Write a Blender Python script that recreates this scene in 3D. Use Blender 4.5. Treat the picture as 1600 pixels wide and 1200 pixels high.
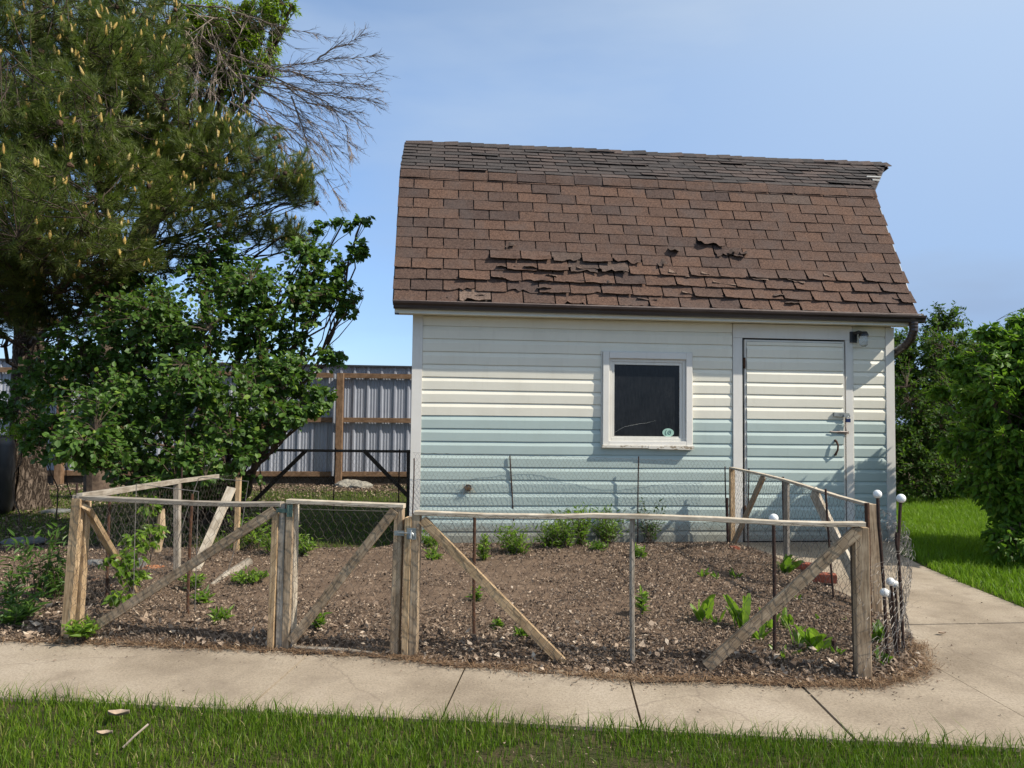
import bpy, bmesh, math, random
import numpy as np
from mathutils import Vector, Matrix, noise as mnoise

random.seed(7)
rng = np.random.default_rng(7)
for o in list(bpy.data.objects):
    bpy.data.objects.remove(o)
scene = bpy.context.scene
COL = scene.collection

# ------------------------------------------------------------------ camera
FPX, YAW, PITCH, ROLL = 1132.33, 0.0955, 0.0476, 0.0116
CAM = np.array([0.2913, -7.0074, 1.1941])
_F = np.array([math.sin(YAW)*math.cos(PITCH), math.cos(YAW)*math.cos(PITCH), math.sin(PITCH)])
_R0 = np.array([math.cos(YAW), -math.sin(YAW), 0.0])
_U0 = np.cross(_R0, _F)
_R = _R0*math.cos(ROLL) + _U0*math.sin(ROLL)
_U = _U0*math.cos(ROLL) - _R0*math.sin(ROLL)
cd = bpy.data.cameras.new('camera'); cam = bpy.data.objects.new('camera', cd); COL.objects.link(cam)
M = Matrix(((_R[0], _U[0], -_F[0], CAM[0]), (_R[1], _U[1], -_F[1], CAM[1]), (_R[2], _U[2], -_F[2], CAM[2]), (0, 0, 0, 1)))
cam.matrix_world = M
cd.sensor_width = 36.0; cd.lens = FPX/1600*36.0; cd.clip_start = 0.05; cd.clip_end = 2000
scene.camera = cam
scene.render.resolution_x = 1024; scene.render.resolution_y = 768

def ray(px, py):
    return _F*FPX + _R*(px-800) - _U*(py-600)
def plane(px, py, axis, val):
    d = ray(px, py); t = (val-CAM[axis])/d[axis]; return CAM + d*t
def G(px, py, z=0.0): return plane(px, py, 2, z)
def at(px, py, depth): return CAM + ray(px, py)/FPX*depth
def depth_of(P): return float((np.asarray(P, float)-CAM) @ _F)
def vplane(px, py, A, B):
    """ray against the upright plane through A and B"""
    n = np.array([B[1]-A[1], A[0]-B[0], 0.0]); d = ray(px, py)
    t = ((np.asarray(A)-CAM) @ n)/(d @ n); return CAM + d*t

# ------------------------------------------------------------------ light
SUN = Vector((2.4, -1.0, 2.4)).normalized()
world = bpy.data.worlds.new('World'); scene.world = world; world.use_nodes = True
wn = world.node_tree; wn.nodes.clear()
wo = wn.nodes.new('ShaderNodeOutputWorld'); wb = wn.nodes.new('ShaderNodeBackground')
sk = wn.nodes.new('ShaderNodeTexSky'); sk.sky_type = 'NISHITA'; sk.sun_disc = False
sk.sun_elevation = math.asin(SUN.z); sk.sun_rotation = math.atan2(SUN.x, SUN.y)
sk.altitude = 100; sk.air_density = 1.0; sk.dust_density = 0.55; sk.ozone_density = 2.6
wb.inputs['Strength'].default_value = 0.15
# a thin veil of cirrus, drawn by direction in the sky itself
tc = wn.nodes.new('ShaderNodeTexCoord'); mp = wn.nodes.new('ShaderNodeMapping')
mp.inputs['Scale'].default_value = (1.0, 1.3, 3.6); mp.inputs['Rotation'].default_value = (0, 0.3, 0)
nz = wn.nodes.new('ShaderNodeTexNoise'); nz.inputs['Scale'].default_value = 1.6; nz.inputs['Detail'].default_value = 5; nz.inputs['Roughness'].default_value = 0.5
rp = wn.nodes.new('ShaderNodeMapRange'); rp.inputs['From Min'].default_value = 0.44; rp.inputs['From Max'].default_value = 0.72; rp.inputs['To Max'].default_value = 0.55
mx = wn.nodes.new('ShaderNodeMix'); mx.data_type = 'RGBA'; mx.inputs['B'].default_value = (2.35, 2.95, 3.75, 1)
L = wn.links.new
L(tc.outputs['Generated'], mp.inputs[0]); L(mp.outputs[0], nz.inputs['Vector']); L(nz.outputs['Fac'], rp.inputs['Value'])
sx0 = wn.nodes.new('ShaderNodeSeparateXYZ'); L(tc.outputs['Generated'], sx0.inputs[0])
xr = wn.nodes.new('ShaderNodeMapRange'); xr.inputs['From Min'].default_value = -.15; xr.inputs['From Max'].default_value = .6; xr.inputs['To Max'].default_value = .72; L(sx0.outputs['X'], xr.inputs['Value'])
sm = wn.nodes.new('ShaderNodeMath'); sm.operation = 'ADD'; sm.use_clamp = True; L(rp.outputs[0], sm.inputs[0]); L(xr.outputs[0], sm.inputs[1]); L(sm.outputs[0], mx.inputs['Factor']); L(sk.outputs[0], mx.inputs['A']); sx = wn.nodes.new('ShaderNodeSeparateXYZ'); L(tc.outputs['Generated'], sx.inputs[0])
hr = wn.nodes.new('ShaderNodeValToRGB'); he = hr.color_ramp.elements; he[0].position = 0.0; he[0].color = (.50, .60, .78, 1); he[1].position = .42; he[1].color = (1.0, 1.0, 1.0, 1); h3 = he.new(.8); h3.color = (1.75, 1.40, 1.0, 1)  # dims the horizon; unseen zenith warmed and brightened to cut blue in the shade
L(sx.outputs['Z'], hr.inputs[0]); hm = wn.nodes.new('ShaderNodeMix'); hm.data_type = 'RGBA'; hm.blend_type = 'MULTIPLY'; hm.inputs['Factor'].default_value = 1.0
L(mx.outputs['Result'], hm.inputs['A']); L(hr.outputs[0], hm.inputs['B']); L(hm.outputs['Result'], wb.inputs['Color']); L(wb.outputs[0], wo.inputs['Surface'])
sd = bpy.data.lights.new('sun', 'SUN'); sd.energy = 4.2; sd.angle = math.radians(0.5); sd.color = (1.0, 0.93, 0.82)
sun = bpy.data.objects.new('sun', sd); COL.objects.link(sun); sun.rotation_euler = SUN.to_track_quat('Z', 'Y').to_euler()
sun.location = (8, -6, 10)
scene.view_settings.view_transform = 'Standard'; scene.view_settings.look = 'None'
scene.view_settings.gamma = 1.0; scene.view_settings.exposure = 0.60
scene.view_settings.use_curve_mapping = False

# ------------------------------------------------------------------ materials
def s2l(c):
    return tuple(((x/255)/12.92 if x/255 <= .04045 else ((x/255+.055)/1.055)**2.4) for x in c)
class NT:
    def __init__(s, name):
        s.m = bpy.data.materials.new(name); s.m.use_nodes = True; s.t = s.m.node_tree
        s.b = s.t.nodes['Principled BSDF']; s.out = s.t.nodes['Material Output']
    def n(s, typ, **kw):
        x = s.t.nodes.new('ShaderNode'+typ)
        for k, v in kw.items():
            if k in x.inputs: x.inputs[k].default_value = v
            else: setattr(x, k, v)
        return x
    def l(s, a, b): s.t.links.new(a, b)
    def coord(s, kind='Object', scale=(1, 1, 1)):
        c = s.n('TexCoord'); m = s.n('Mapping'); m.inputs['Scale'].default_value = scale
        s.l(c.outputs[kind], m.inputs[0]); return m.outputs[0]
    def noise(s, vec, scale, detail=4, rough=.55):
        x = s.n('TexNoise'); x.inputs['Scale'].default_value = scale; x.inputs['Detail'].default_value = detail; x.inputs['Roughness'].default_value = rough
        s.l(vec, x.inputs['Vector']); return x.outputs['Fac']
    def ramp(s, fac, stops):
        r = s.n('ValToRGB'); e = r.color_ramp.elements
        while len(e) < len(stops): e.new(.5)
        for i, (p, c) in enumerate(stops): e[i].position = p; e[i].color = (*c, 1)
        s.l(fac, r.inputs[0]); return r.outputs[0]
    def mix(s, fac, a, b, mode='MIX'):
        x = s.n('Mix', data_type='RGBA', blend_type=mode)
        for v, k in ((fac, 0), (a, 6), (b, 7)):
            if hasattr(v, 'links'): s.l(v, x.inputs[k])
            elif k == 0: x.inputs[0].default_value = v
            else: x.inputs[k].default_value = (*v, 1)
        return x.outputs[2]
    def attr(s, name='rnd'):
        a = s.n('Attribute'); a.attribute_name = name; return a.outputs['Fac']
    def bump(s, h, strength=.3, dist=.01):
        b = s.n('Bump'); b.inputs['Strength'].default_value = strength; b.inputs['Distance'].default_value = dist
        s.l(h, b.inputs['Height']); s.l(b.outputs[0], s.b.inputs['Normal']); return b
    def base(s, c):
        if hasattr(c, 'links'): s.l(c, s.b.inputs['Base Color'])
        else: s.b.inputs['Base Color'].default_value = (*c, 1)
    def rough(s, r, spec=.4):
        s.b.inputs['Roughness'].default_value = r; s.b.inputs['Specular IOR Level'].default_value = spec

def m_paint(name, c, dirt=(.35, .30, .22), amt=.25, rough=.5, sc=3.0, peel=0):
    t = NT(name); v = t.coord('Object'); n1 = t.noise(v, sc, 6, .6); n2 = t.noise(v, sc*14, 4, .6); base_c = c
    f = t.ramp(n1, [(.45, (0, 0, 0)), (.8, (amt,)*3)])
    col = t.mix(f, c, dirt)
    v2 = t.coord('Object', (1, 1, .12)); st = t.ramp(t.noise(v2, 26, 3, .6), [(.55, (0, 0, 0)), (.8, (amt*.6,)*3)])
    col = t.mix(st, col, dirt)
    if peel:
        v3 = t.coord('Object', (.5, 1, 1)); pf = t.ramp(t.noise(v3, 30, 5, .7), [(.60-peel*.1, (0, 0, 0)), (.64-peel*.1, (1, 1, 1))])
        col = t.mix(pf, col, (.24, .19, .13))
    sz = t.n('SeparateXYZ'); t.l(v, sz.inputs[0]); zz = t.n('Math', operation='MULTIPLY_ADD'); zz.inputs[1].default_value = -.22; t.l(n2, zz.inputs[0]); t.l(sz.outputs[2], zz.inputs[2])
    sp = t.ramp(zz.outputs[0], [(0, (.62,)*3), (.10, (0, 0, 0))]); col = t.mix(sp, col, (.20, .16, .11))      # soil splashed up on the lowest boards
    t.base(col); t.rough(rough, .35); t.bump(n2, .12, .003); return t.m
def m_wood(name, cols, rough=.8, grain=1.0):
    t = NT(name); v = t.coord('UV', (1.0, 14, 1)); v2 = t.coord('UV', (3, 3, 1))
    info = t.n('ObjectInfo'); add = t.n('VectorMath', operation='ADD'); t.l(v, add.inputs[0])
    cmb = t.n('CombineXYZ'); t.l(info.outputs['Random'], cmb.inputs[0]); sc = t.n('VectorMath', operation='SCALE'); sc.inputs['Scale'].default_value = 40
    t.l(cmb.outputs[0], sc.inputs[0]); t.l(sc.outputs[0], add.inputs[1])
    g = t.noise(add.outputs[0], 7*grain, 8, .65); bl = t.noise(v2, 3.2, 4, .6)
    c = t.ramp(g, [(.3, cols[0]), (.5, cols[1]), (.72, cols[2])])
    dk = t.ramp(bl, [(.35, (.55, .5, .45)), (.6, (1, 1, 1))])
    c = t.mix(.75, c, dk, 'MULTIPLY')
    kn = t.n('TexVoronoi'); kn.inputs['Scale'].default_value = 4.2; t.l(t.coord('UV', (1, 2.2, 1)), kn.inputs['Vector'])
    kf = t.ramp(kn.outputs['Distance'], [(.03, (.25, .17, .1)), (.07, (1, 1, 1))]); c = t.mix(.8, c, kf, 'MULTIPLY')
    t.base(c); t.rough(rough, .2); t.bump(g, .5, .004); return t.m
def m_leaf(name, stops, trans=.35, rough=.45, spec=.35):
    t = NT(name); c = t.ramp(t.attr(), stops); v = t.coord('Object'); n = t.noise(v, 9, 2, .5)
    c = t.mix(t.ramp(n, [(.3, (.0, .0, .0)), (.8, (.35,)*3)]), c, tuple(x*.6 for x in stops[0][1]))
    t.base(c); t.rough(rough, spec)
    tr = t.n('BsdfTranslucent'); mixs = t.n('MixShader'); mixs.inputs[0].default_value = trans
    br = t.mix(.6, c, (.35, .5, .02), 'MIX'); t.l(br if False else t.mix(.35, c, (.22, .42, .02)), tr.inputs[0])
    t.l(t.b.outputs[0], mixs.inputs[1]); t.l(tr.outputs[0], mixs.inputs[2]); t.l(mixs.outputs[0], t.out.inputs[0]); return t.m
def m_rnd(name, stops, rough=.8, bump=0, bs=60, spec=.25):
    t = NT(name); c = t.ramp(t.attr(), stops); v = t.coord('Object'); n = t.noise(v, bs, 4, .6)
    c = t.mix(.5, c, t.ramp(n, [(.3, (.45, .45, .45)), (.7, (1, 1, 1))]), 'MULTIPLY')
    t.base(c); t.rough(rough, spec)
    if bump: t.bump(n, bump, .004)
    return t.m
def m_noise(name, c1, c2, sc=8, rough=.7, bump=.3, bd=.004, metal=0, spec=.35, c3=None):
    t = NT(name); v = t.coord('Object'); n = t.noise(v, sc, 6, .6)
    st = [(.35, c1), (.65, c2)] + ([(.78, c3)] if c3 else [])
    t.base(t.ramp(n, st)); t.rough(rough, spec); t.bump(t.noise(v, sc*4, 5, .65), bump, bd); t.b.inputs['Metallic'].default_value = metal; return t.m

MAT = {}
CREAM = (.74, .71, .60); TEAL = (.41, .495, .465)
MAT['cream'] = m_paint('cream_vinyl', CREAM, amt=.17, rough=.42)
MAT['teal'] = m_paint('teal_vinyl', TEAL, (.27, .31, .27), amt=.24, rough=.42)
MAT['trim'] = m_paint('trim_paint', (.68, .66, .61), amt=.22, rough=.55)
MAT['sash'] = m_paint('sash_paint', (.66, .64, .58), amt=.3, rough=.6)
MAT['sill'] = m_paint('sill_paint', (.62, .59, .52), amt=.5, rough=.7, peel=.5)
MAT['dark'] = m_noise('dark_gap', (.02, .02, .02), (.035, .03, .03), 10, .9)
MAT['gutter'] = m_noise('brown_gutter', (.030, .020, .018), (.045, .031, .027), 5, .32, .05, spec=.5, c3=(.09, .07, .06))
MAT['drip'] = m_noise('drip_edge', (.22, .16, .13), (.32, .25, .21), 20, .45, .1, spec=.5)
MAT['rust'] = m_noise('rusty_steel', (.045, .022, .014), (.10, .045, .022), 40, .8, .6, .003, c3=(.16, .07, .03))
MAT['rod'] = m_noise('dark_rod', (.022, .013, .011), (.055, .026, .018), 50, .75, .6, .002)
MAT['wire'] = m_noise('galvanised_wire', (.13, .12, .11), (.24, .22, .20), 30, .55, .1, metal=.3)
MAT['wire_dark'] = m_noise('old_wire', (.05, .04, .035), (.12, .10, .085), 30, .7, .1, metal=.2)
MAT['steel'] = m_noise('zinc_hardware', (.20, .22, .22), (.38, .40, .40), 25, .45, .2, metal=.6)
MAT['hinge'] = m_noise('green_hinge', (.05, .09, .08), (.09, .14, .12), 30, .55, .2, metal=.3)
MAT['fix'] = m_noise('black_fixture', (.012, .012, .014), (.02, .02, .022), 12, .4, .05, spec=.5)
MAT['lock'] = m_noise('blue_lock', (.008, .015, .06), (.012, .025, .10), 12, .35, .05, spec=.5)
MAT['plastic'] = m_noise('black_plastic', (.010, .011, .013), (.018, .02, .022), 3, .38, .08, spec=.5)
MAT['label'] = m_noise('pale_label', (.22, .23, .22), (.34, .35, .33), 30, .6, .05)
MAT['ball'] = NT('white_ball').m
_t = NT('white_ball_b'); MAT['ball'] = _t.m; _t.base((.78, .79, .78)); _t.rough(.35, .5)
_vo = _t.n('TexVoronoi'); _vo.inputs['Scale'].default_value = 230; _t.l(_t.coord('Object'), _vo.inputs['Vector']); _t.bump(_vo.outputs['Distance'], .6, .002)
TAN = [(.24, .16, .09), (.48, .34, .20), (.62, .47, .30)]
GREY = [(.17, .15, .12), (.33, .29, .24), (.46, .42, .36)]
BRN = [(.17, .12, .078), (.38, .285, .19), (.55, .43, .30)]
PALE = [(.34, .28, .20), (.55, .48, .38), (.66, .60, .50)]
MAT['tan'] = m_wood('fresh_lumber', TAN); MAT['greyw'] = m_wood('grey_lumber', GREY)
MAT['brownw'] = m_wood('brown_lumber', BRN); MAT['pale'] = m_wood('pale_lumber', PALE)
MAT['fencew'] = m_wood('fence_lumber', [(.11, .065, .038), (.20, .125, .075), (.30, .20, .13)])
MAT['darkw'] = m_wood('dark_lumber', [(.045, .035, .028), (.09, .07, .055), (.13, .10, .08)])
# shingles
def m_shingle(name, stops):
    t = NT(name); hv = t.n('Math', operation='MULTIPLY'); hv.inputs[1].default_value = .5; t.l(t.attr(), hv.inputs[0]); c = t.ramp(hv.outputs[0], [(p_*.5, q_) for p_, q_ in stops]+[(.501, (.05, .038, .033)), (.75, (.115, .085, .07)), (1, (.27, .20, .155))]); v = t.coord('Object'); g = t.noise(v, 170, 4, .8); b = t.noise(v, 5, 4, .6); b2 = t.noise(v, 36, 4, .7)
    md = t.noise(v, 55, 3, .7); c = t.mix(.8, c, t.ramp(md, [(.36, (.62, .58, .57)), (.5, (1, 1, 1)), (.66, (1.35, 1.3, 1.25))]), 'MULTIPLY')
    c = t.mix(.75, c, t.ramp(g, [(.36, (.35, .33, .33)), (.5, (.95, .93, .92)), (.66, (1.6, 1.5, 1.45))]), 'MULTIPLY')
    c = t.mix(t.ramp(b, [(.45, (0, 0, 0)), (.75, (.4,)*3)]), c, (.10, .085, .08))
    c = t.mix(t.ramp(b2, [(.62, (0, 0, 0)), (.74, (.45,)*3)]), c, (.05, .038, .034))
    t.base(c); t.rough(.92, .15); t.bump(g, .6, .003); return t.m
MAT['shingle'] = m_shingle('brown_shingle', [(0, (.066, .050, .046)), (.2, (.090, .062, .051)), (.7, (.112, .072, .055)), (1, (.13, .080, .058))])
MAT['shingle_up'] = m_shingle('grey_shingle', [(0, (.042, .040, .041)), (.4, (.060, .055, .054)), (.8, (.078, .064, .060)), (1, (.10, .078, .07))])
MAT['felt'] = m_noise('roof_felt', (.035, .028, .026), (.07, .055, .05), 20, .95, .5)
MAT['torn'] = m_rnd('torn_shingle', [(0, (.05, .045, .042)), (.5, (.12, .105, .095)), (1, (.27, .22, .18))], .9, .5, 90)
# ground
def m_conc():
    t = NT('concrete'); v = t.coord('Object'); a = t.noise(v, 1.3, 6, .6); f = t.noise(v, 90, 5, .75); vo = t.n('TexVoronoi'); vo.inputs['Scale'].default_value = 140; t.l(v, vo.inputs['Vector'])
    c = t.ramp(a, [(.32, (.225, .182, .135)), (.5, (.325, .27, .205)), (.68, (.39, .33, .26))])
    c = t.mix(.8, c, t.ramp(f, [(.3, (.55, .52, .48)), (.52, (1, 1, 1)), (.75, (1.28, 1.24, 1.18))]), 'MULTIPLY')
    sp = t.ramp(t.noise(v, 240, 2, .5), [(.66, (0, 0, 0)), (.72, (1, 1, 1))]); c = t.mix(t.mix(.5, (0, 0, 0), sp), c, (.12, .09, .065))
    b = t.noise(v, 4, 5, .65); c = t.mix(t.ramp(b, [(.50, (0, 0, 0)), (.70, (.7,)*3)]), c, (.20, .16, .12))
    cr = t.n('TexVoronoi', feature='DISTANCE_TO_EDGE'); cr.inputs['Scale'].default_value = .55
    nn = t.n('TexNoise'); nn.inputs['Scale'].default_value = 5; t.l(v, nn.inputs['Vector']); mv = t.mix(.12, v, nn.outputs['Color']); t.l(mv, cr.inputs['Vector'])
    c = t.mix(t.ramp(cr.outputs['Distance'], [(.0012, (.35,)*3), (.0035, (0, 0, 0))]), c, (.13, .10, .08))
    t.base(c); t.rough(.92, .2); t.bump(f, .55, .003); return t.m
MAT['conc'] = m_conc()
MAT['joint'] = m_noise('joint_dirt', (.07, .055, .04), (.17, .135, .10), 30, .95, .5)
MAT['soil'] = m_noise('soil', (.12, .082, .058), (.20, .142, .10), 14, .95, .9, .02, spec=.1, c3=(.28, .21, .155))
def m_ground():
    t = NT('yard_ground'); v = t.coord('Object'); a = t.noise(v, 1.1, 6, .6); f = t.noise(v, 45, 5, .7)
    c = t.ramp(a, [(.42, (.075, .052, .034)), (.52, (.10, .075, .045)), (.62, (.045, .07, .018))])
    c = t.mix(.7, c, t.ramp(f, [(.3, (.5, .5, .5)), (.7, (1.3, 1.3, 1.3))]), 'MULTIPLY'); t.base(c); t.rough(.95, .1); t.bump(f, .8, .02); return t.m
MAT['ground'] = m_ground()
MAT['turf'] = m_noise('turf_soil', (.04, .05, .016), (.07, .055, .03), 9, .95, .8, .02, spec=.1, c3=(.11, .085, .05))
MAT['chip'] = m_rnd('litter', [(0, (.04, .032, .028)), (.22, (.11, .078, .056)), (.5, (.23, .165, .118)), (.78, (.42, .32, .235)), (1, (.64, .53, .41))], .85, .3, 80)
MAT['straw'] = m_rnd('straw', [(0, (.10, .055, .03)), (.6, (.22, .13, .07)), (1, (.36, .25, .15))], .85)
GR = [(0, (.045, .092, .006)), (.45, (.095, .17, .010)), (.85, (.165, .24, .018)), (.93, (.26, .24, .08)), (1, (.38, .32, .15))]
MAT['grass'] = m_leaf('grass_blade', GR, .3, .5, .3)
MAT['lawn'] = m_leaf('lawn_blade', [(0, (.085, .17, .008)), (.5, (.15, .27, .014)), (.95, (.23, .36, .028)), (1, (.34, .33, .12))], .45, .5, .3)
MAT['leaf_bush'] = m_leaf('bush_leaf', [(0, (.034, .078, .012)), (.5, (.072, .150, .024)), (.9, (.125, .22, .035)), (1, (.20, .30, .04))], .35, .48, .4)
MAT['leaf_lilac'] = m_leaf('lilac_leaf', [(0, (.055, .135, .014)), (.5, (.105, .215, .022)), (.88, (.17, .29, .03)), (1, (.25, .36, .04))], .45, .5, .35)
MAT['leaf_far'] = m_leaf('far_leaf', [(0, (.022, .052, .008)), (.6, (.045, .095, .015)), (1, (.09, .16, .025))], .35, .6, .2)
MAT['leaf_lime'] = m_leaf('lime_leaf', [(0, (.16, .25, .016)), (.6, (.25, .37, .025)), (1, (.33, .46, .04))], .5, .4, .35)
MAT['leaf_weed'] = m_leaf('weed_leaf', [(0, (.05, .11, .014)), (.6, (.14, .25, .025)), (1, (.25, .38, .04))], .5, .4, .35)
MAT['needle'] = m_leaf('pine_needle', [(0, (.05, .074, .016)), (.5, (.12, .155, .034)), (.85, (.21, .24, .055)), (.93, (.27, .23, .07)), (1, (.32, .22, .08))], .3, .42, .4)
MAT['catkin'] = m_rnd('catkin', [(0, (.30, .19, .05)), (.6, (.48, .33, .10)), (1, (.52, .40, .18))], .8, .6, 150)
MAT['cone'] = m_rnd('cone', [(0, (.05, .028, .018)), (1, (.14, .08, .05))], .8, .6, 150)
MAT['berry'] = m_rnd('seed_head', [(0, (.10, .05, .03)), (1, (.22, .13, .06))], .8)
def m_bark(name, c, sc=9):
    t = NT(name); v = t.coord('Object', (1, 1, .30)); vo = t.n('TexVoronoi', feature='DISTANCE_TO_EDGE'); vo.inputs['Scale'].default_value = sc
    nn = t.noise(v, 12, 5, .7); mv = t.mix(.15, v, nn); t.l(mv, vo.inputs['Vector'])
    t.base(t.mix(.6, t.ramp(vo.outputs['Distance'], [(.02, c[0]), (.14, c[1]), (.4, c[2])]), t.ramp(nn, [(.3, (.5,)*3), (.7, (1.15,)*3)]), 'MULTIPLY'))
    t.rough(.95, .1); t.bump(vo.outputs['Distance'], 1.0, .06); return t.m
MAT['bark'] = m_bark('pine_bark', [(.03, .022, .017), (.15, .115, .088), (.27, .21, .165)], 20)
MAT['twig'] = m_noise('twig_bark', (.06, .04, .03), (.12, .085, .06), 20, .9, .4)
MAT['darktwig'] = m_noise('pine_twig', (.035, .025, .018), (.075, .052, .038), 20, .9, .4)
MAT['deadtwig'] = m_noise('dead_twig', (.19, .15, .125), (.34, .28, .235), 20, .9, .3)
MAT['brick'] = m_noise('red_brick', (.20, .055, .03), (.32, .095, .055), 30, .9, .5, .004, c3=(.36, .15, .10))
MAT['rock'] = m_noise('grey_rock', (.10, .10, .10), (.20, .20, .19), 14, .9, .6, .01)
MAT['footing'] = m_noise('pale_footing', (.20, .18, .15), (.34, .32, .27), 12, .9, .7, .01)
MAT['orange'] = m_noise('orange_wood', (.26, .10, .045), (.42, .19, .09), 22, .9, .7, .006)
_t = NT('metal_panel'); MAT['metal'] = _t.m; _v = _t.coord('Object'); _t.base(_t.ramp(_t.noise(_v, 2.5, 5, .6), [(.3, (.31, .33, .385)), (.7, (.38, .40, .45))])); _t.rough(.42, .5); _t.b.inputs['Metallic'].default_value = .15
MAT['cap'] = m_noise('dark_cap', (.03, .035, .045), (.05, .055, .065), 10, .5, .05)
_t = NT('dusty_glass'); MAT['pane'] = _t.m; _v = _t.coord('Object'); _n = _t.noise(_v, 6, 6, .7); _s = _t.noise(_t.coord('Object', (1, 1, .15)), 60, 4, .7)
_t.base(_t.mix(_t.ramp(_s, [(.4, (0, 0, 0)), (.75, (.5,)*3)]), _t.ramp(_n, [(.35, (.006, .007, .009)), (.75, (.016, .018, .021))]), (.03, .033, .036)))
_t.rough(.16, .25); _t.l(_t.ramp(_n, [(.3, (.10,)*3), (.7, (.3,)*3)]), _t.b.inputs['Roughness'])
_t = NT('clear_jar'); MAT['jar'] = _t.m; _t.base((.75, .78, .78)); _t.rough(.12, .5); _t.b.inputs['Transmission Weight'].default_value = .75
MAT['sticker'] = m_noise('sticker_green', (.28, .46, .38), (.36, .54, .46), 30, .5, .05)
MAT['ink'] = m_noise('sticker_ink', (.02, .07, .06), (.03, .09, .07), 30, .5, .05)

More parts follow.
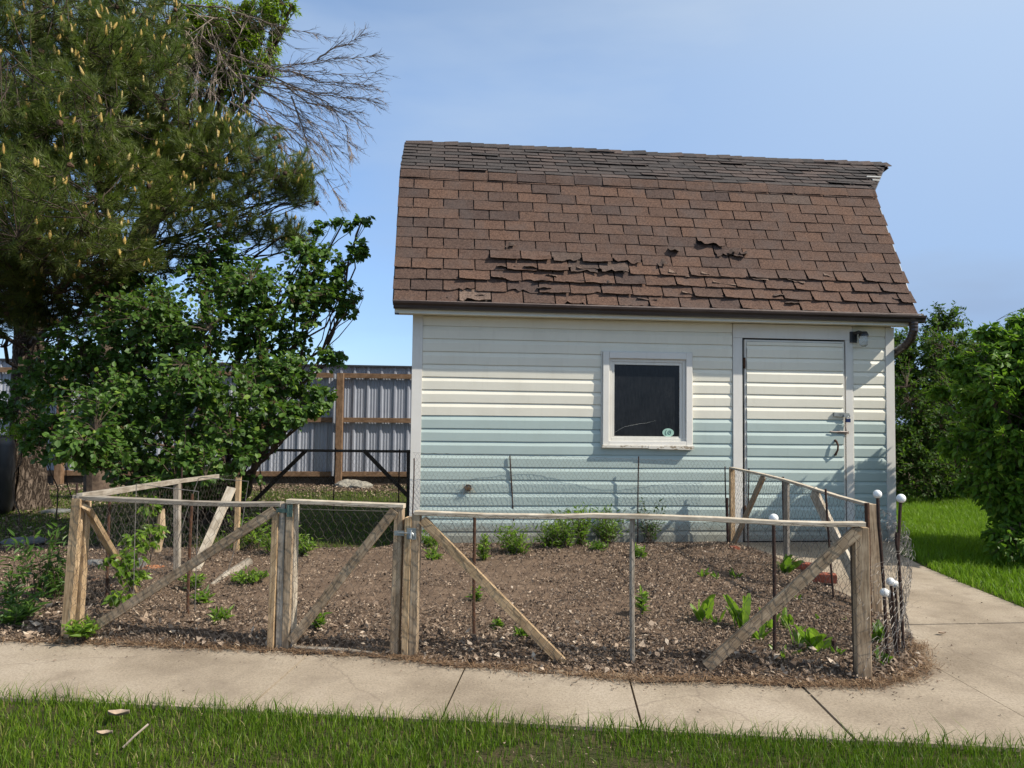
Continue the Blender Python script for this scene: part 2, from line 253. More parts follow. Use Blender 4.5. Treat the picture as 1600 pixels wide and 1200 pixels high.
# ------------------------------------------------------------------ mesh helpers
ORG = {}
def tag(o, label=None, cat=None, group=None, kind=None):
    if label: o['label'] = label
    if cat: o['category'] = cat
    if group: o['group'] = group
    if kind: o['kind'] = kind
    return o
def thing(name, label, cat, loc=(0, 0, 0), group=None):
    o = bpy.data.objects.new(name, None); o.empty_display_size = .1; COL.objects.link(o); o.location = tuple(float(x) for x in loc)
    ORG[o.name] = np.array(loc, float); return tag(o, label, cat, group)
def norm(v):
    v = np.asarray(v, float); return v/(np.linalg.norm(v)+1e-12)
class MB:
    def __init__(s): s.v = []; s.f = []; s.uv = []; s.r = []; s.nv = 0; s.rc = 0.5
    def add(s, V, F, UV=None, rnd=None):
        V = np.asarray(V, float).reshape(-1, 3); s.v.append(V)
        for i, f in enumerate(F):
            s.f.append([k+s.nv for k in f]); s.uv.append(UV[i] if UV else [(0, 0)]*len(f)); s.r.append(s.rc if rnd is None else rnd)
        s.nv += len(V)
    def box(s, lo, hi, rnd=None):
        lo, hi = np.array(lo, float), np.array(hi, float)
        c = (lo+hi)/2; ax = int(np.argmax(hi-lo)); e = np.zeros(3); e[ax] = (hi-lo)[ax]/2
        oth = [a for a in range(3) if a != ax]; a = np.zeros(3); a[oth[0]] = (hi-lo)[oth[0]]/2; b = np.zeros(3); b[oth[1]] = (hi-lo)[oth[1]]/2
        s.prism(c-e, c+e, a, b, rnd)
    def prism(s, p0, p1, a, b, rnd=None, bev=0.0):
        """box from p0 to p1 with half vectors a and b; UV runs along the length in metres"""
        p0, p1, a, b = map(lambda x: np.asarray(x, float), (p0, p1, a, b)); Ln = np.linalg.norm(p1-p0)
        la, lb = np.linalg.norm(a), np.linalg.norm(b); bv = bev if bev else min(la, lb)*.12
        ua, ub = a/la, b/lb
        ring = [a+b-ua*bv, a+b-ub*bv, a-b+ub*bv, a-b-ua*bv, -a-b+ua*bv, -a-b+ub*bv, -a+b-ub*bv, -a+b+ua*bv]
        V = [p0+r for r in ring]+[p1+r for r in ring]; n = 8; F = []; UV = []; per = 0; off = random.random()*5
        for i in range(n):
            j = (i+1) % n; d = np.linalg.norm(ring[j]-ring[i]); F.append([i, j, j+n, i+n]); UV.append([(off, per), (off, per+d), (off+Ln, per+d), (off+Ln, per)]); per += d
        def capuv(): return [(off+r @ ua, r @ ub) for r in ring]
        F.append(list(range(n))[::-1]); UV.append(capuv()[::-1]); F.append([k+n for k in range(n)]); UV.append(capuv())
        # orientation
        e = norm(p1-p0)
        if np.dot(np.cross(a, b), e) > 0: F = [f[::-1] for f in F]; UV = [u[::-1] for u in UV]
        s.add(V, F, UV, rnd)
    def beam(s, p0, p1, w, t, side=None, rnd=None):
        """w across, in the upright plane of the run; t thick, across it"""
        p0, p1 = np.asarray(p0, float), np.asarray(p1, float); d = norm(p1-p0)
        sd = norm(side) if side is not None else norm(np.cross(d, (0, 0, 1)) if abs(d[2]) < .95 else np.cross(d, (0, 1, 0)))
        sd = norm(sd-d*(sd @ d)); up = np.cross(sd, d); s.prism(p0, p1, sd*t/2, up*w/2, rnd)
    def tube(s, pts, r, n=6, rnd=None, cap=True, wob=0):
        pts = [np.asarray(p, float) for p in pts]; m = len(pts); rs = r if hasattr(r, '__len__') else [r]*m
        V = []; F = []; UV = []; prev = None
        for i, p in enumerate(pts):
            d = norm(pts[min(i+1, m-1)]-pts[max(i-1, 0)])
            x = prev-d*(prev @ d) if prev is not None else np.cross(d, (0.13, .2, 1) if abs(d[2]) < .9 else (1, .1, 0))
            x = norm(x); prev = x; y = np.cross(d, x)
            for k in range(n):
                a = 2*math.pi*k/n; rr = rs[i]*(1+wob*(random.random()-.5)); V.append(p+(x*math.cos(a)+y*math.sin(a))*rr)
        ln = 0
        for i in range(m-1):
            d = np.linalg.norm(pts[i+1]-pts[i])
            for k in range(n):
                j = (k+1) % n; F.append([i*n+k, i*n+j, (i+1)*n+j, (i+1)*n+k]); UV.append([(ln, k/n*.2), (ln, (k+1)/n*.2), (ln+d, (k+1)/n*.2), (ln+d, k/n*.2)])
            ln += d
        if cap:
            F.append(list(range(n))[::-1]); UV.append([(0, 0)]*n); F.append([(m-1)*n+k for k in range(n)]); UV.append([(0, 0)]*n)
        s.add(V, F, UV, rnd)
    def extrude(s, prof, axis_a, axis_b, length_vec, origin, closed=True, rnd=None):
        """profile [(a,b)...] in axes a,b swept along length_vec"""
        A, B, Lv, O = map(lambda x: np.asarray(x, float), (axis_a, axis_b, length_vec, origin)); n = len(prof)
        ring = [O+A*p[0]+B*p[1] for p in prof]; V = ring+[q+Lv for q in ring]; F = []
        for i in range(n if closed else n-1): j = (i+1) % n; F.append([i, j, j+n, i+n])
        if closed: F.append(list(range(n))[::-1]); F.append([k+n for k in range(n)])
        s.add(V, F, None, rnd)
    def build(s, name, mat, parent=None, smooth=False, label=None):
        V = np.concatenate(s.v) if s.v else np.zeros((0, 3))
        org = ORG[parent.name] if parent is not None else np.zeros(3)
        return mesh(name, V-org, s.f, mat, parent, smooth, s.uv, s.r, label, org)
def mesh(name, V, F, mat, parent=None, smooth=False, uv=None, rnd=None, label=None, org=None):
    me = bpy.data.meshes.new(name); V = np.asarray(V, np.float32)
    if isinstance(F, np.ndarray):
        nf, k = F.shape; idx = F.reshape(-1).astype(np.int32); tot = np.full(nf, k, np.int32)
    else:
        tot = np.array([len(f) for f in F], np.int32); idx = np.array([i for f in F for i in f], np.int32); nf = len(F)
    st = np.concatenate([[0], np.cumsum(tot)[:-1]]).astype(np.int32) if nf else np.zeros(0, np.int32)
    me.vertices.add(len(V)); me.vertices.foreach_set('co', V.reshape(-1))
    me.loops.add(len(idx)); me.loops.foreach_set('vertex_index', idx)
    me.polygons.add(nf); me.polygons.foreach_set('loop_start', st); me.polygons.foreach_set('loop_total', tot)
    me.polygons.foreach_set('use_smooth', np.full(nf, bool(smooth)))
    if uv is not None and any(any(p != (0, 0) for p in u) for u in uv):
        l = me.uv_layers.new(name='UVMap'); l.data.foreach_set('uv', np.array([c for u in uv for c in u], np.float32).reshape(-1))
    if rnd is not None:
        a = me.attributes.new('rnd', 'FLOAT', 'FACE'); a.data.foreach_set('value', np.asarray(rnd, np.float32))
    me.update(calc_edges=True); me.validate()
    me.materials.append(MAT[mat] if isinstance(mat, str) else mat)
    o = bpy.data.objects.new(name, me); COL.objects.link(o)
    if parent is not None: o.parent = parent
    ORG[o.name] = org if org is not None else np.zeros(3)
    if label: o['label'] = label
    return o
def inpoly(x, y, poly):
    r = np.zeros(len(x), bool); n = len(poly); j = n-1
    for i in range(n):
        xi, yi = poly[i][:2]; xj, yj = poly[j][:2]
        c = ((yi > y) != (yj > y)) & (x < (xj-xi)*(y-yi)/(yj-yi+1e-12)+xi); r ^= c; j = i
    return r
def polydist(x, y, poly):
    d = np.full(len(x), 1e9); n = len(poly)
    for i in range(n):
        a = np.array(poly[i][:2]); b = np.array(poly[(i+1) % n][:2]); ab = b-a; t = np.clip(((x-a[0])*ab[0]+(y-a[1])*ab[1])/(ab @ ab+1e-12), 0, 1)
        d = np.minimum(d, np.hypot(x-a[0]-t*ab[0], y-a[1]-t*ab[1]))
    return np.where(inpoly(x, y, poly), d, -d)
def sample_poly(poly, n):
    P = np.array([p[:2] for p in poly]); lo, hi = P.min(0), P.max(0); out = []
    while sum(map(len, out)) < n:
        q = lo+(hi-lo)*rng.random((n*2, 2)); out.append(q[inpoly(q[:, 0], q[:, 1], P)])
    return np.concatenate(out)[:n]
def unit(A): return A/(np.linalg.norm(A, axis=-1, keepdims=True)+1e-9)
def vn(P, s, seed=0.0):
    """cheap smooth noise, vectorised"""
    P = np.asarray(P)*s+seed
    return (np.sin(P[:, 0]*1.7+2.1*np.sin(P[:, 1]*1.3+P[:, -1]*.7))+np.sin(P[:, 1]*2.3+1.7*np.sin(P[:, 0]*1.1-P[:, -1]*1.9+1))+np.sin(P[:, -1]*1.9+P[:, 0]*.8+1.3*np.sin(P[:, 1]*2.7)))/3

# ------------------------------------------------------------------ ground, walk, path
def grid_sheet(name, x0, x1, y0, y1, z, mat, step=None, kind='structure'):
    V = [(x0, y0, z), (x1, y0, z), (x1, y1, z), (x0, y1, z)]
    return tag(mesh(name, V, [[0, 1, 2, 3]], mat), kind=kind)
grid_sheet('ground', -160, 160, -60, 260, -0.06, 'ground')
def poly_slab(name, pts, ztop, zbot, mat, bev=.012):
    bm = bmesh.new(); vs = [bm.verts.new((p[0], p[1], ztop)) for p in pts]; f = bm.faces.new(vs)
    if f.normal.z < 0: f.normal_flip()
    bm.normal_update()
    r = bmesh.ops.extrude_face_region(bm, geom=[f]); vv = [g for g in r['geom'] if isinstance(g, bmesh.types.BMVert)]
    for v in vv: v.co.z = zbot
    bmesh.ops.recalc_face_normals(bm, faces=bm.faces)
    me = bpy.data.meshes.new(name); bm.to_mesh(me); bm.free(); me.materials.append(MAT[mat])
    o = bpy.data.objects.new(name, me); COL.objects.link(o); return o
ud = norm(np.array([2.45+1.54, -4.47+3.72, 0])); pd = np.array([-ud[1], ud[0], 0])   # along and across the walk
n0 = np.array([-1.54, -3.72, 0])
def onwalk(a, b): return n0+ud*a+pd*b      # a along, b across (0 = near edge)
# slabs of the walk, with open joints between them
WALKW = 1.05
J = [(-9.0, -9.0), (-4.4, -4.4), (-2.55, -2.5), (-.70, -.62)]
def joint_a(p): return float((np.asarray(p)-n0) @ ud)
joints = [(-9.5, -9.5), (-5.4, -5.4), (-3.0, -2.9)]
for pf, pn in (((470, 1032), (385, 1108)), ((722, 1055), (685, 1132)), ((980, 1065), (1008, 1155)), ((1245, 1075), (1345, 1165))):
    joints.append((joint_a(G(*pn)), joint_a(G(*pf))))
joints.append((4.27, 4.15)); joints.append((6.2, 6.2)); joints.append((7.9, 7.9)); joints.append((9.5, 9.5)); joints.append((12, 12))
g_ = .0048
joints.insert(3, (-1.02, -.95))
joints = sorted(joints)
poly_slab('path_bed', [onwalk(-9.4, -.01)[:2], onwalk(11.9, -.01)[:2], onwalk(11.9, WALKW-.01)[:2], onwalk(-9.4, WALKW-.01)[:2]], -.018, -.055, 'joint')['kind'] = 'structure'
for i in range(len(joints)-1):
    (a0, b0), (a1, b1) = joints[i], joints[i+1]
    pts = [onwalk(a0+g_, 0), onwalk(a1-g_, 0), onwalk(b1-g_, WALKW), onwalk(b0+g_, WALKW)]
    o = poly_slab('sidewalk', [p[:2] for p in pts], 0.0+.002*math.sin(i*3), -.05, 'conc'); o['kind'] = 'structure'
# path to the door
e0 = onwalk(4.0, WALKW+g_*2); e1 = onwalk(8.2, WALKW+g_*2)
pj = -2.89
right_edge = [G(1600, 950), G(1560, 934), G(1500, 912), G(1450, 888), G(1405, 866)]
def slab(pts, z=0.0): o = poly_slab('path', [(p[0], p[1]) for p in pts], z, -.05, 'conc'); o['kind'] = 'structure'
yj2 = G(1450, 909)[1]
w0 = onwalk(4.25, WALKW+.001)
slab([(2.2, onwalk(3.75, WALKW+.001)[1]), onwalk(6.6, WALKW+.001), (6.2, pj-g_-.1), (5.2, pj-g_), (2.2, pj-g_)], -.002)
slab([(2.35, pj+g_), (5.2, pj+g_), (4.45, -2.75), G(1600, 950), G(1560, 934), (4.2, yj2-g_), (2.5, yj2-g_)], .001)
slab([(2.5, yj2+g_), (4.18, yj2+g_), G(1500, 908), G(1450, 888), G(1405, 866), (4.75, -.35), (4.85, -.03), (2.9, -.03), (2.75, -.8)], -.001)

# garden soil
GP = [G(-200, 985), G(0, 1003), G(200, 1008), G(300, 1012), G(430, 1018), G(600, 1026), G(700, 1040), G(900, 1056), G(1000, 1064), G(1150, 1066), G(1280, 1072), G(1360, 1073), G(1420, 1062), G(1443, 1040),
      G(1430, 1005), G(1400, 975), G(1375, 950), G(1330, 935), G(1290, 915), G(1262, 898), G(1240, 885), G(1215, 872), G(1180, 858), (3.1, -.02), (-.1, -.02), (-.3, -.3), (-1.2, -.3), (-2.4, -.2), (-4.2, .1)]
GPOLY = [(float(p[0]), float(p[1])) for p in GP]
def soil_h(x, y):
    P = np.stack([x, y, x*0], 1); d = polydist(x, y, GPOLY); k = np.clip((d+.02)/.28, 0, 1)
    near_wall = np.clip((y+.45)/.45, 0, 1)
    return -.012+k*(.05-.03*near_wall)+k*(vn(P, 3.1)*.014+vn(P, 9.7, 3)*.008+vn(P, 31, 5)*.006)-near_wall*.02*k
st = .035; xs = np.arange(-6, 3.4, st); ys = np.arange(-3.9, .2, st); XX, YY = np.meshgrid(xs, ys)
fx, fy = XX.ravel(), YY.ravel(); dd = polydist(fx, fy, GPOLY)+vn(np.stack([fx, fy, fx*0], 1), 14)*.03+vn(np.stack([fx, fy, fx*0], 1), 45, 2)*.015
zz = soil_h(fx, fy); nx = len(xs); ok = dd > -.03
F = []; ii = np.arange(len(fx)).reshape(XX.shape)
q = np.stack([ii[:-1, :-1], ii[:-1, 1:], ii[1:, 1:], ii[1:, :-1]], -1).reshape(-1, 4); q = q[ok[q].all(1)]
zz = np.where(dd < .02, .004, zz)
tag(mesh('garden_soil', np.stack([fx, fy, zz], 1), q, 'soil', smooth=True), kind='structure')
# verge, lawns: thin turf sheets
VERGE = [tuple(onwalk(-9, -.012)[:2]), tuple(onwalk(11, -.012)[:2]), (12, -9), (-9, -9)]
o = poly_slab('verge', VERGE, -.008, -.055, 'turf'); o['kind'] = 'structure'
RL = [(4.86, -.1), (4.78, -.34)]+[tuple(G(*p)[:2]) for p in ((1405, 866), (1450, 888), (1500, 912), (1560, 934), (1600, 950))]+[(4.5, -2.74), (5.3, -2.84), (6.4, -2.9), (12, -3.9), (16, 8), (5.6, 8), (4.95, 2.6)]
o = poly_slab('lawn', RL, -.006, -.055, 'turf'); o['kind'] = 'structure'
BL = [(-7, .9), (-3.2, .3), (-1.3, -.1), (-.2, .05), (-.1, 2.6), (1, 5.2), (-7, 5.2)]
o = poly_slab('back_lawn', BL, -.05, -.058, 'turf'); o['kind'] = 'structure'

# ------------------------------------------------------------------ the shed
W = 4.88; ROOFL, ROOFR, HOODR = -.177, 5.02, 5.67
EY, EZ, BY, BZ, RY, RZ = -.195, 2.29, .503, 3.771, 1.285, 4.369
shed = thing('garden_shed', 'barn-roofed garden shed with brown curling shingles over cream and teal lap siding', 'shed', (2.44, 0, 0))
CR = .1229; SEAM0 = .851-7*CR; CHZ = SEAM0+10*CR      # below CHZ the siding is teal
def lap(mb, x0, x1, z0, z1, ybase=0.0):
    """Dutch-lap courses between z0 and z1"""
    k = 0
    z = SEAM0
    while z < z1-1e-6:
        a, b = max(z, z0), min(z+CR, z1)
        if b-a > .004:
            def yy(q):
                u = (q-z)/CR
                return ybase-(.0150+.0035*u/.64 if u < .64 else .0185-.0165*(u-.64)/.36)
            lev = sorted({a, b}|{z+CR*u for u in (.32, .60, .64, .68, .97) if a < z+CR*u < b})
            prof = [(yy(q), q) for q in lev]
            sag = .0
            V = []; n = len(prof); xs_ = np.linspace(x0, x1, max(2, int((x1-x0)/.35)+2))
            for x in xs_:
                w = .0012*math.sin(x*2.3+z*9)+.0008*math.sin(x*7+z*3)
                V.append((x, ybase+.004, a+w)); V += [(x, y+w, q+w) for y, q in prof]
            F = []; c = n+1
            for i in range(len(xs_)-1):
                for j in range(n): F.append([i*c+j, (i+1)*c+j, (i+1)*c+j+1, i*c+j+1])
            mb.add(V, F)
        z += CR
def split_lap(x0, x1, z0, z1, yb, parent, name):
    for nm, m, a, b in ((name, 'teal', z0, min(z1, CHZ)), (name, 'cream', max(z0, CHZ), z1)):
        if b > a:
            mb = MB(); lap(mb, x0, x1, a, b, yb); o = mb.build(nm, m, parent, smooth=False, label=('teal lap siding' if m == 'teal' else 'cream lap siding')); yield o
WT = 2.175
segs = [(.095, 1.842, -.01, WT), (2.755, 3.172, -.01, WT), (1.842, 2.755, -.01, .915), (1.842, 2.755, 1.865, WT), (4.447, 4.79, -.01, WT)]
for m, lo, hi in (('teal', -1, CHZ), ('cream', CHZ, 9)):
    for x0, x1, z0, z1 in segs:
        a, b = max(z0, lo), min(z1, hi)
        if b > a+.01: mb = MB(); lap(mb, x0, x1, a, b, -.003); mb.build('siding', m, shed, label='teal lower lap siding' if m == 'teal' else 'cream upper lap siding')
# structural walls behind
mb = MB()
prof = [(0, -.04), (2.57, -.04), (2.57, 2.3), (2.2, 3.72), (1.285, 4.33), (.54, 3.72), (0, 2.25)]
mb.extrude([(a, b) for a, b in prof], (0, 1, 0), (0, 0, 1), (4.86, 0, 0), (.01, .0, 0))
mb.build('wall', 'cream', shed)
mb = MB(); mb.box((.02, .012, -.11), (4.86, 2.55, -.05)); mb.build('foundation', 'dark', shed)
mb = MB()
mb.box((-.004, -.026, -.02), (.094, -.001, 2.178)); mb.box((-.004, .0, -.02), (.008, .09, 2.178))
mb.build('corner_trim', 'trim', shed, label='white left corner board')
mb = MB(); mb.box((4.792, -.026, -.02), (4.884, -.001, 2.17)); mb.box((4.872, .0, -.02), (4.884, .09, 2.17)); mb.build('corner_trim', 'trim', shed, label='white right corner board')
# soffit and fascia
mb = MB(); mb.box((ROOFL+.02, -.175, 2.178), (ROOFR-.02, .0, 2.19)); mb.build('soffit', 'cream', shed)
mb = MB(); mb.box((ROOFL+.01, -.196, 2.172), (ROOFR-.01, -.176, 2.275)); mb.box((ROOFL+.01, -.2, 2.168), (ROOFR-.01, -.172, 2.176)); mb.build('fascia', 'cream', shed)
mb = MB(); mb.box((ROOFL+.012, -.2, 2.155), (ROOFL+.05, -.17, 2.171)); mb.build('bracket', 'gutter', shed)
# gutter (K profile), slightly falling to the right
gx0, gx1 = -.172, 5.065
prof = [(0, 0), (-.045, 0), (-.056, .006), (-.060, .03), (-.077, .048), (-.080, .066), (-.074, .070), (-.070, .066), (-.066, .052), (-.050, .034), (-.046, .012), (-.01, .006), (-.006, .072), (0, .072)]
mb = MB(); mb.extrude(prof, (0, 1, 0), (0, 0, 1), (gx1-gx0, 0, -.012), (gx0, -.198, 2.206)); 
capp = [(0, 0), (-.045, 0), (-.056, .006), (-.060, .03), (-.077, .048), (-.080, .066), (0, .072)]
for x, dz in ((gx0-.003, 0), (gx1, -.012)): mb.extrude(capp, (0, 1, 0), (0, 0, 1), (.003, 0, 0), (x, -.198, 2.206+dz))
gut = mb.build('gutter', 'gutter', shed)
mb = MB(); mb.box((ROOFL, -.262, 2.277), (ROOFR+.02, -.18, 2.281)); mb.box((ROOFL, -.268, 2.270), (ROOFR+.02, -.262, 2.281)); mb.build('drip_edge', 'drip', shed)
mb = MB()
dp = [(4.955, -.235, 2.20), (4.955, -.235, 2.12), (4.95, -.20, 2.04), (4.94, -.12, 1.975), (4.93, .02, 1.92), (4.925, .22, 1.86), (4.925, .36, 1.80), (4.925, .42, 1.72), (4.925, .43, 1.6), (4.925, .43, .12)]
dps = []
for i in range(len(dp)-1):
    for k in range(5): dps.append(np.array(dp[i])*(1-k/5)+np.array(dp[i+1])*k/5)
dps.append(np.array(dp[-1])); mb.tube(dps, [(.043 if i % 2 else .040) for i in range(len(dps))], 14)
mb.build('downspout', 'gutter', shed)

# roof deck
def deck(mb, x0, x1, y0, z0, y1, z1, th=.03, x1b=None):
    n = norm((0, -(z1-z0), (y1-y0))); x1b = x1 if x1b is None else x1b
    if n[2] < 0: n = -n
    P = [np.array((x0, y0, z0)), np.array((x1, y0, z0)), np.array((x1b, y1, z1)), np.array((x0, y1, z1))]
    V = [p-n*.004 for p in P]+[p-n*th for p in P]
    mb.add(V, [[0, 1, 2, 3], [7, 6, 5, 4], [0, 4, 5, 1], [1, 5, 6, 2], [2, 6, 7, 3], [3, 7, 4, 0]])
mb = MB(); Y2 = 2*RY
deck(mb, ROOFL, ROOFR, EY, EZ, BY, BZ); deck(mb, ROOFL, ROOFR, BY, BZ, RY, RZ, x1b=HOODR)
deck(mb, ROOFL+.12, ROOFR, Y2-EY, EZ, Y2-BY, BZ); deck(mb, ROOFL, ROOFR, Y2-BY, BZ, RY, RZ, x1b=HOODR)
mb.build('roof_deck', 'felt', shed)
rr = random.Random(3)
tornz = []
def tabs(mb, tornmb, y0, z0, y1, z1, nrow, x0, x1f, lower):
    """shingle tabs on a slope; each tab a small curved patch with an edge"""
    S = np.array([0, y1-y0, z1-z0]); Ls = np.linalg.norm(S); s_ = S/Ls; n = np.array([0, -s_[2], s_[1]]); ex = Ls/nrow
    if n[2] < 0: n = -n
    X = np.array([1.0, 0, 0]); O = np.array([0, y0, z0])
    for r in range(nrow):
        tw = .305; off = (r % 2)*tw*.5+rr.uniform(-.006, .006); x = x0-off; xe = x1f(r/nrow)
        wav = [rr.uniform(0, 6) for _ in range(3)]
        while x < xe:
            a, b = max(x, x0-.01+rr.uniform(-.003, .003)), min(x+tw-.012, xe+rr.uniform(-.004, .008)); x += tw
            if b-a < .02: continue
            cx = (a+b)/2; px_frac = (cx-x0)/(5.0-x0)
            lift = rr.uniform(.004, .009); curlL = curlR = 0; torn = False; notch = 0
            dam = 0
            if lower:
                if r <= 3: dam = .5 if px_frac < .2 else .8
                if r in (3, 4) and .19 < px_frac < .44: dam = 1.4
                if r in (4, 5, 6) and (.5 < px_frac < .72) and rr.random() < .35: dam = 1.5
                if r in (0, 1, 2) and .1 < px_frac < .45: dam = 1.0
                if dam:
                    lift += rr.uniform(.004, .016)*dam; curlL = rr.uniform(-.004, .022)*dam; curlR = rr.uniform(-.004, .022)*dam
                    if px_frac > .5 and r <= 4: curlR = abs(curlR)*.4; curlL = rr.uniform(.012, .026); lift = rr.uniform(.008, .016)
                torn = dam >= 1.0 and rr.random() < .5
            else:
                lift += rr.uniform(0, .006)
                if rr.random() < .08: lift += .012
            nu, nv = 8, 5; V = []; back = ex*.25; slip = rr.uniform(-.003, .003)
            ragged = .008*dam if torn else .0014+.0022*(dam > 0)
            rag = [rr.uniform(-1, 1)*ragged for _ in range(nu+1)]
            if torn:
                c0 = rr.randint(0, nu); 
                for k in range(nu+1):
                    if abs(k-c0) < 2+rr.random()*2: rag[k] += rr.uniform(.008, .035)
            for j in range(nv+1):
                v = j/nv      # 0 bottom edge, 1 top
                for i in range(nu+1):
                    u = i/nu; sx = a+(b-a)*u
                    if dam > 1 and torn and j < 2: sx += (.5-u)*.03
                    pos = -.004+slip+(ex+back)*v+(rag[i] if j == 0 else rag[i]*.5*(j == 1))
                    h = .003+lift*(1-v)**1.6+(curlL*(1-u)**2+curlR*u**2)*(1-v)**2+.0025*math.sin(sx*9+wav[0]+r)*(1-v)
                    if dam: h += abs(.003*dam*math.sin(u*math.pi*2*rr.choice((1, 1))+wav[1]+cx*5))*(1-v)
                    V.append(O+X*sx+s_*(r*ex+pos)+n*h)
            base = len(V); w1 = nu+1
            F = [[j*w1+i, j*w1+i+1, (j+1)*w1+i+1, (j+1)*w1+i] for j in range(nv) for i in range(nu)]
            # thick butt edge and sides
            for i in range(w1): V.append(V[i]-n*.006)
            F += [[base+i, base+i+1, i+1, i] for i in range(nu)]
            lo = base; 
            for i in range(w1): V.append(V[lo+i]+s_*.05-n*.0025)
            F += [[lo+w1+i, lo+w1+i+1, lo+i+1, lo+i] for i in range(nu)]
            q = rr.random(); rv = q**.8
            if lower and r == nrow-2-0 and .74 < px_frac < .86: rv = -1
            if torn and rr.random() < .35: mb.add(V, F, None, 1.1+.6*rr.random())
            elif rv == -1: mb.add(V, F, None, 1.45)
            else: mb.add(V, F, None, rv*.9+.05)
NR = 13
m1 = MB(); t1 = m1; tabs(m1, t1, EY-.03, EZ-.01, BY, BZ, NR, ROOFL, lambda v: ROOFR, True)
# torn strips and peeled corners lying on the slope
S = np.array([0, BY-EY, BZ-EZ]); Ls = np.linalg.norm(S); s_ = S/Ls; nn_ = np.array([0, -s_[2], s_[1]]); nn_ = -nn_ if nn_[2] < 0 else nn_
def onslope(px, py):
    d = ray(px, py); O = np.array([0, EY, EZ]); t = ((O-CAM) @ nn_)/(d @ nn_); return CAM+d*t
def flap(mb, P, w, h, lift, rnd, ang=0.0):
    X = np.array([1.0, 0, 0])*math.cos(ang)+s_*math.sin(ang); Y = -np.array([1.0, 0, 0])*math.sin(ang)+s_*math.cos(ang)
    nu, nv = 6, 4; V = []
    rg = [rr.uniform(-.3, .3) for _ in range(nu+1)]; rt = [rr.uniform(-.3, .3) for _ in range(nu+1)]
    for j in range(nv+1):
        for i in range(nu+1):
            u, v = i/nu, j/nv; k = (1-v)
            V.append(P+X*(u-.5)*w*(1-.3*rg[i]*k)+Y*(v-.5+(rg[i]*.5 if j == 0 else 0)+(rt[i]*.5 if j == nv else 0))*h+nn_*(.014+lift*k**1.5+.008*math.sin(u*5+w*40)))
    F = [[j*(nu+1)+i, j*(nu+1)+i+1, (j+1)*(nu+1)+i+1, (j+1)*(nu+1)+i] for j in range(nv) for i in range(nu)]; mb.add(V, F, None, 1.05+.8*rnd)
for px, py, w, h, l_, rv, an in ((796, 385, .10, .06, .03, .3, .3), (790, 418, .18, .05, .04, .5, .1), (832, 420, .16, .06, .05, .35, -.2), (874, 418, .24, .05, .03, .55, .02), (915, 420, .2, .055, .035, .5, .05), (945, 424, .18, .05, .04, .35, -.1),
    (780, 436, .14, .05, .05, .7, -.1), (845, 440, .16, .06, .045, .25, .2), (862, 432, .1, .05, .04, .5, -.3), (900, 440, .22, .05, .04, .4, .1), (850, 452, .14, .06, .05, .3, 0), (942, 442, .08, .08, .04, .2, .4),
    (1032, 412, .09, .10, .04, .3, .2), (1052, 392, .12, .08, .05, .1, -.2), (1140, 396, .10, .07, .05, .2, .3), (1160, 398, .08, .09, .05, .1, -.4), (1060, 428, .2, .07, .03, .8, -.25), (1110, 430, .2, .06, .03, .75, -.2),
    (1180, 436, .22, .05, .03, .85, -.15), (1240, 440, .2, .05, .03, .7, -.2), (1130, 444, .22, .05, .03, .8, -.15), (1215, 462, .16, .06, .04, .45, .2), (750, 462, .13, .06, .03, .3, 0), (695, 464, .07, .06, .02, .4, 0), (800, 467, .07, .06, .02, .5, 0), (1010, 468, .2, .05, .03, .3, 0), (1080, 460, .2, .05, .03, .7, -.15), (1300, 432, .2, .05, .02, .7, -.1), (1420-20, 468, .1, .05, .03, .3, -.4), (903, 468, .06, .06, .02, .35, 0), (1235, 474, .16, .06, .04, .2, .1)):
    flap(t1, onslope(px, py), w, h, l_, rv, an)
m1.build('lower_roof', 'shingle', shed, smooth=False, label='steep brown lower roof slope with curled and torn shingle tabs')
m1 = MB(); t2 = MB(); tabs(m1, t2, BY-.01, BZ+.002, RY, RZ, 9, ROOFL, lambda v: ROOFR+(HOODR-ROOFR)*v, False)
m1.build('upper_roof', 'shingle_up', shed, label='weathered grey-brown upper roof slope with pointed hood at right')
# break course (bent caps) and ridge caps
m1 = MB(); x = ROOFL
while x < ROOFR-.02:
    b = min(x+.298, ROOFR); V = []
    n1 = nn_; sU = norm((0, RY-BY, RZ-BZ)); n2 = np.array([0, -sU[2], sU[1]]); lf = rr.uniform(.002, .008)
    for j in range(6):
        v = j/5
        for i in range(5):
            u = i/4; P = np.array([x+(b-x)*u, BY, BZ])
            if v < .8: P = P-s_*(.115*(1-v/.8))+n1*(.012+lf*(1-v)*1.2*(1+.5*math.sin(u*4+x)))+np.array([0, -.004, .008])*(v/.8)
            else: P = P+sU*.07*(v-.8)/.2+n2*.008+np.array([0, -.004, .008])*(1-(v-.8)/.2)
            V.append(P)
    F = [[j*5+i, j*5+i+1, (j+1)*5+i+1, (j+1)*5+i] for j in range(5) for i in range(4)]
    nb = len(V); V += [V[i]-n1*.006 for i in range(5)]; F += [[nb+i, nb+i+1, i+1, i] for i in range(4)]
    m1.add(V, F, None, rr.random()*.8); x += .304
m1.build('break_course', 'shingle', shed, label='row of bent brown shingles over the roof break')
m1 = MB(); x = ROOFL; rd2 = norm((0, Y2-BY-RY, BZ-RZ))
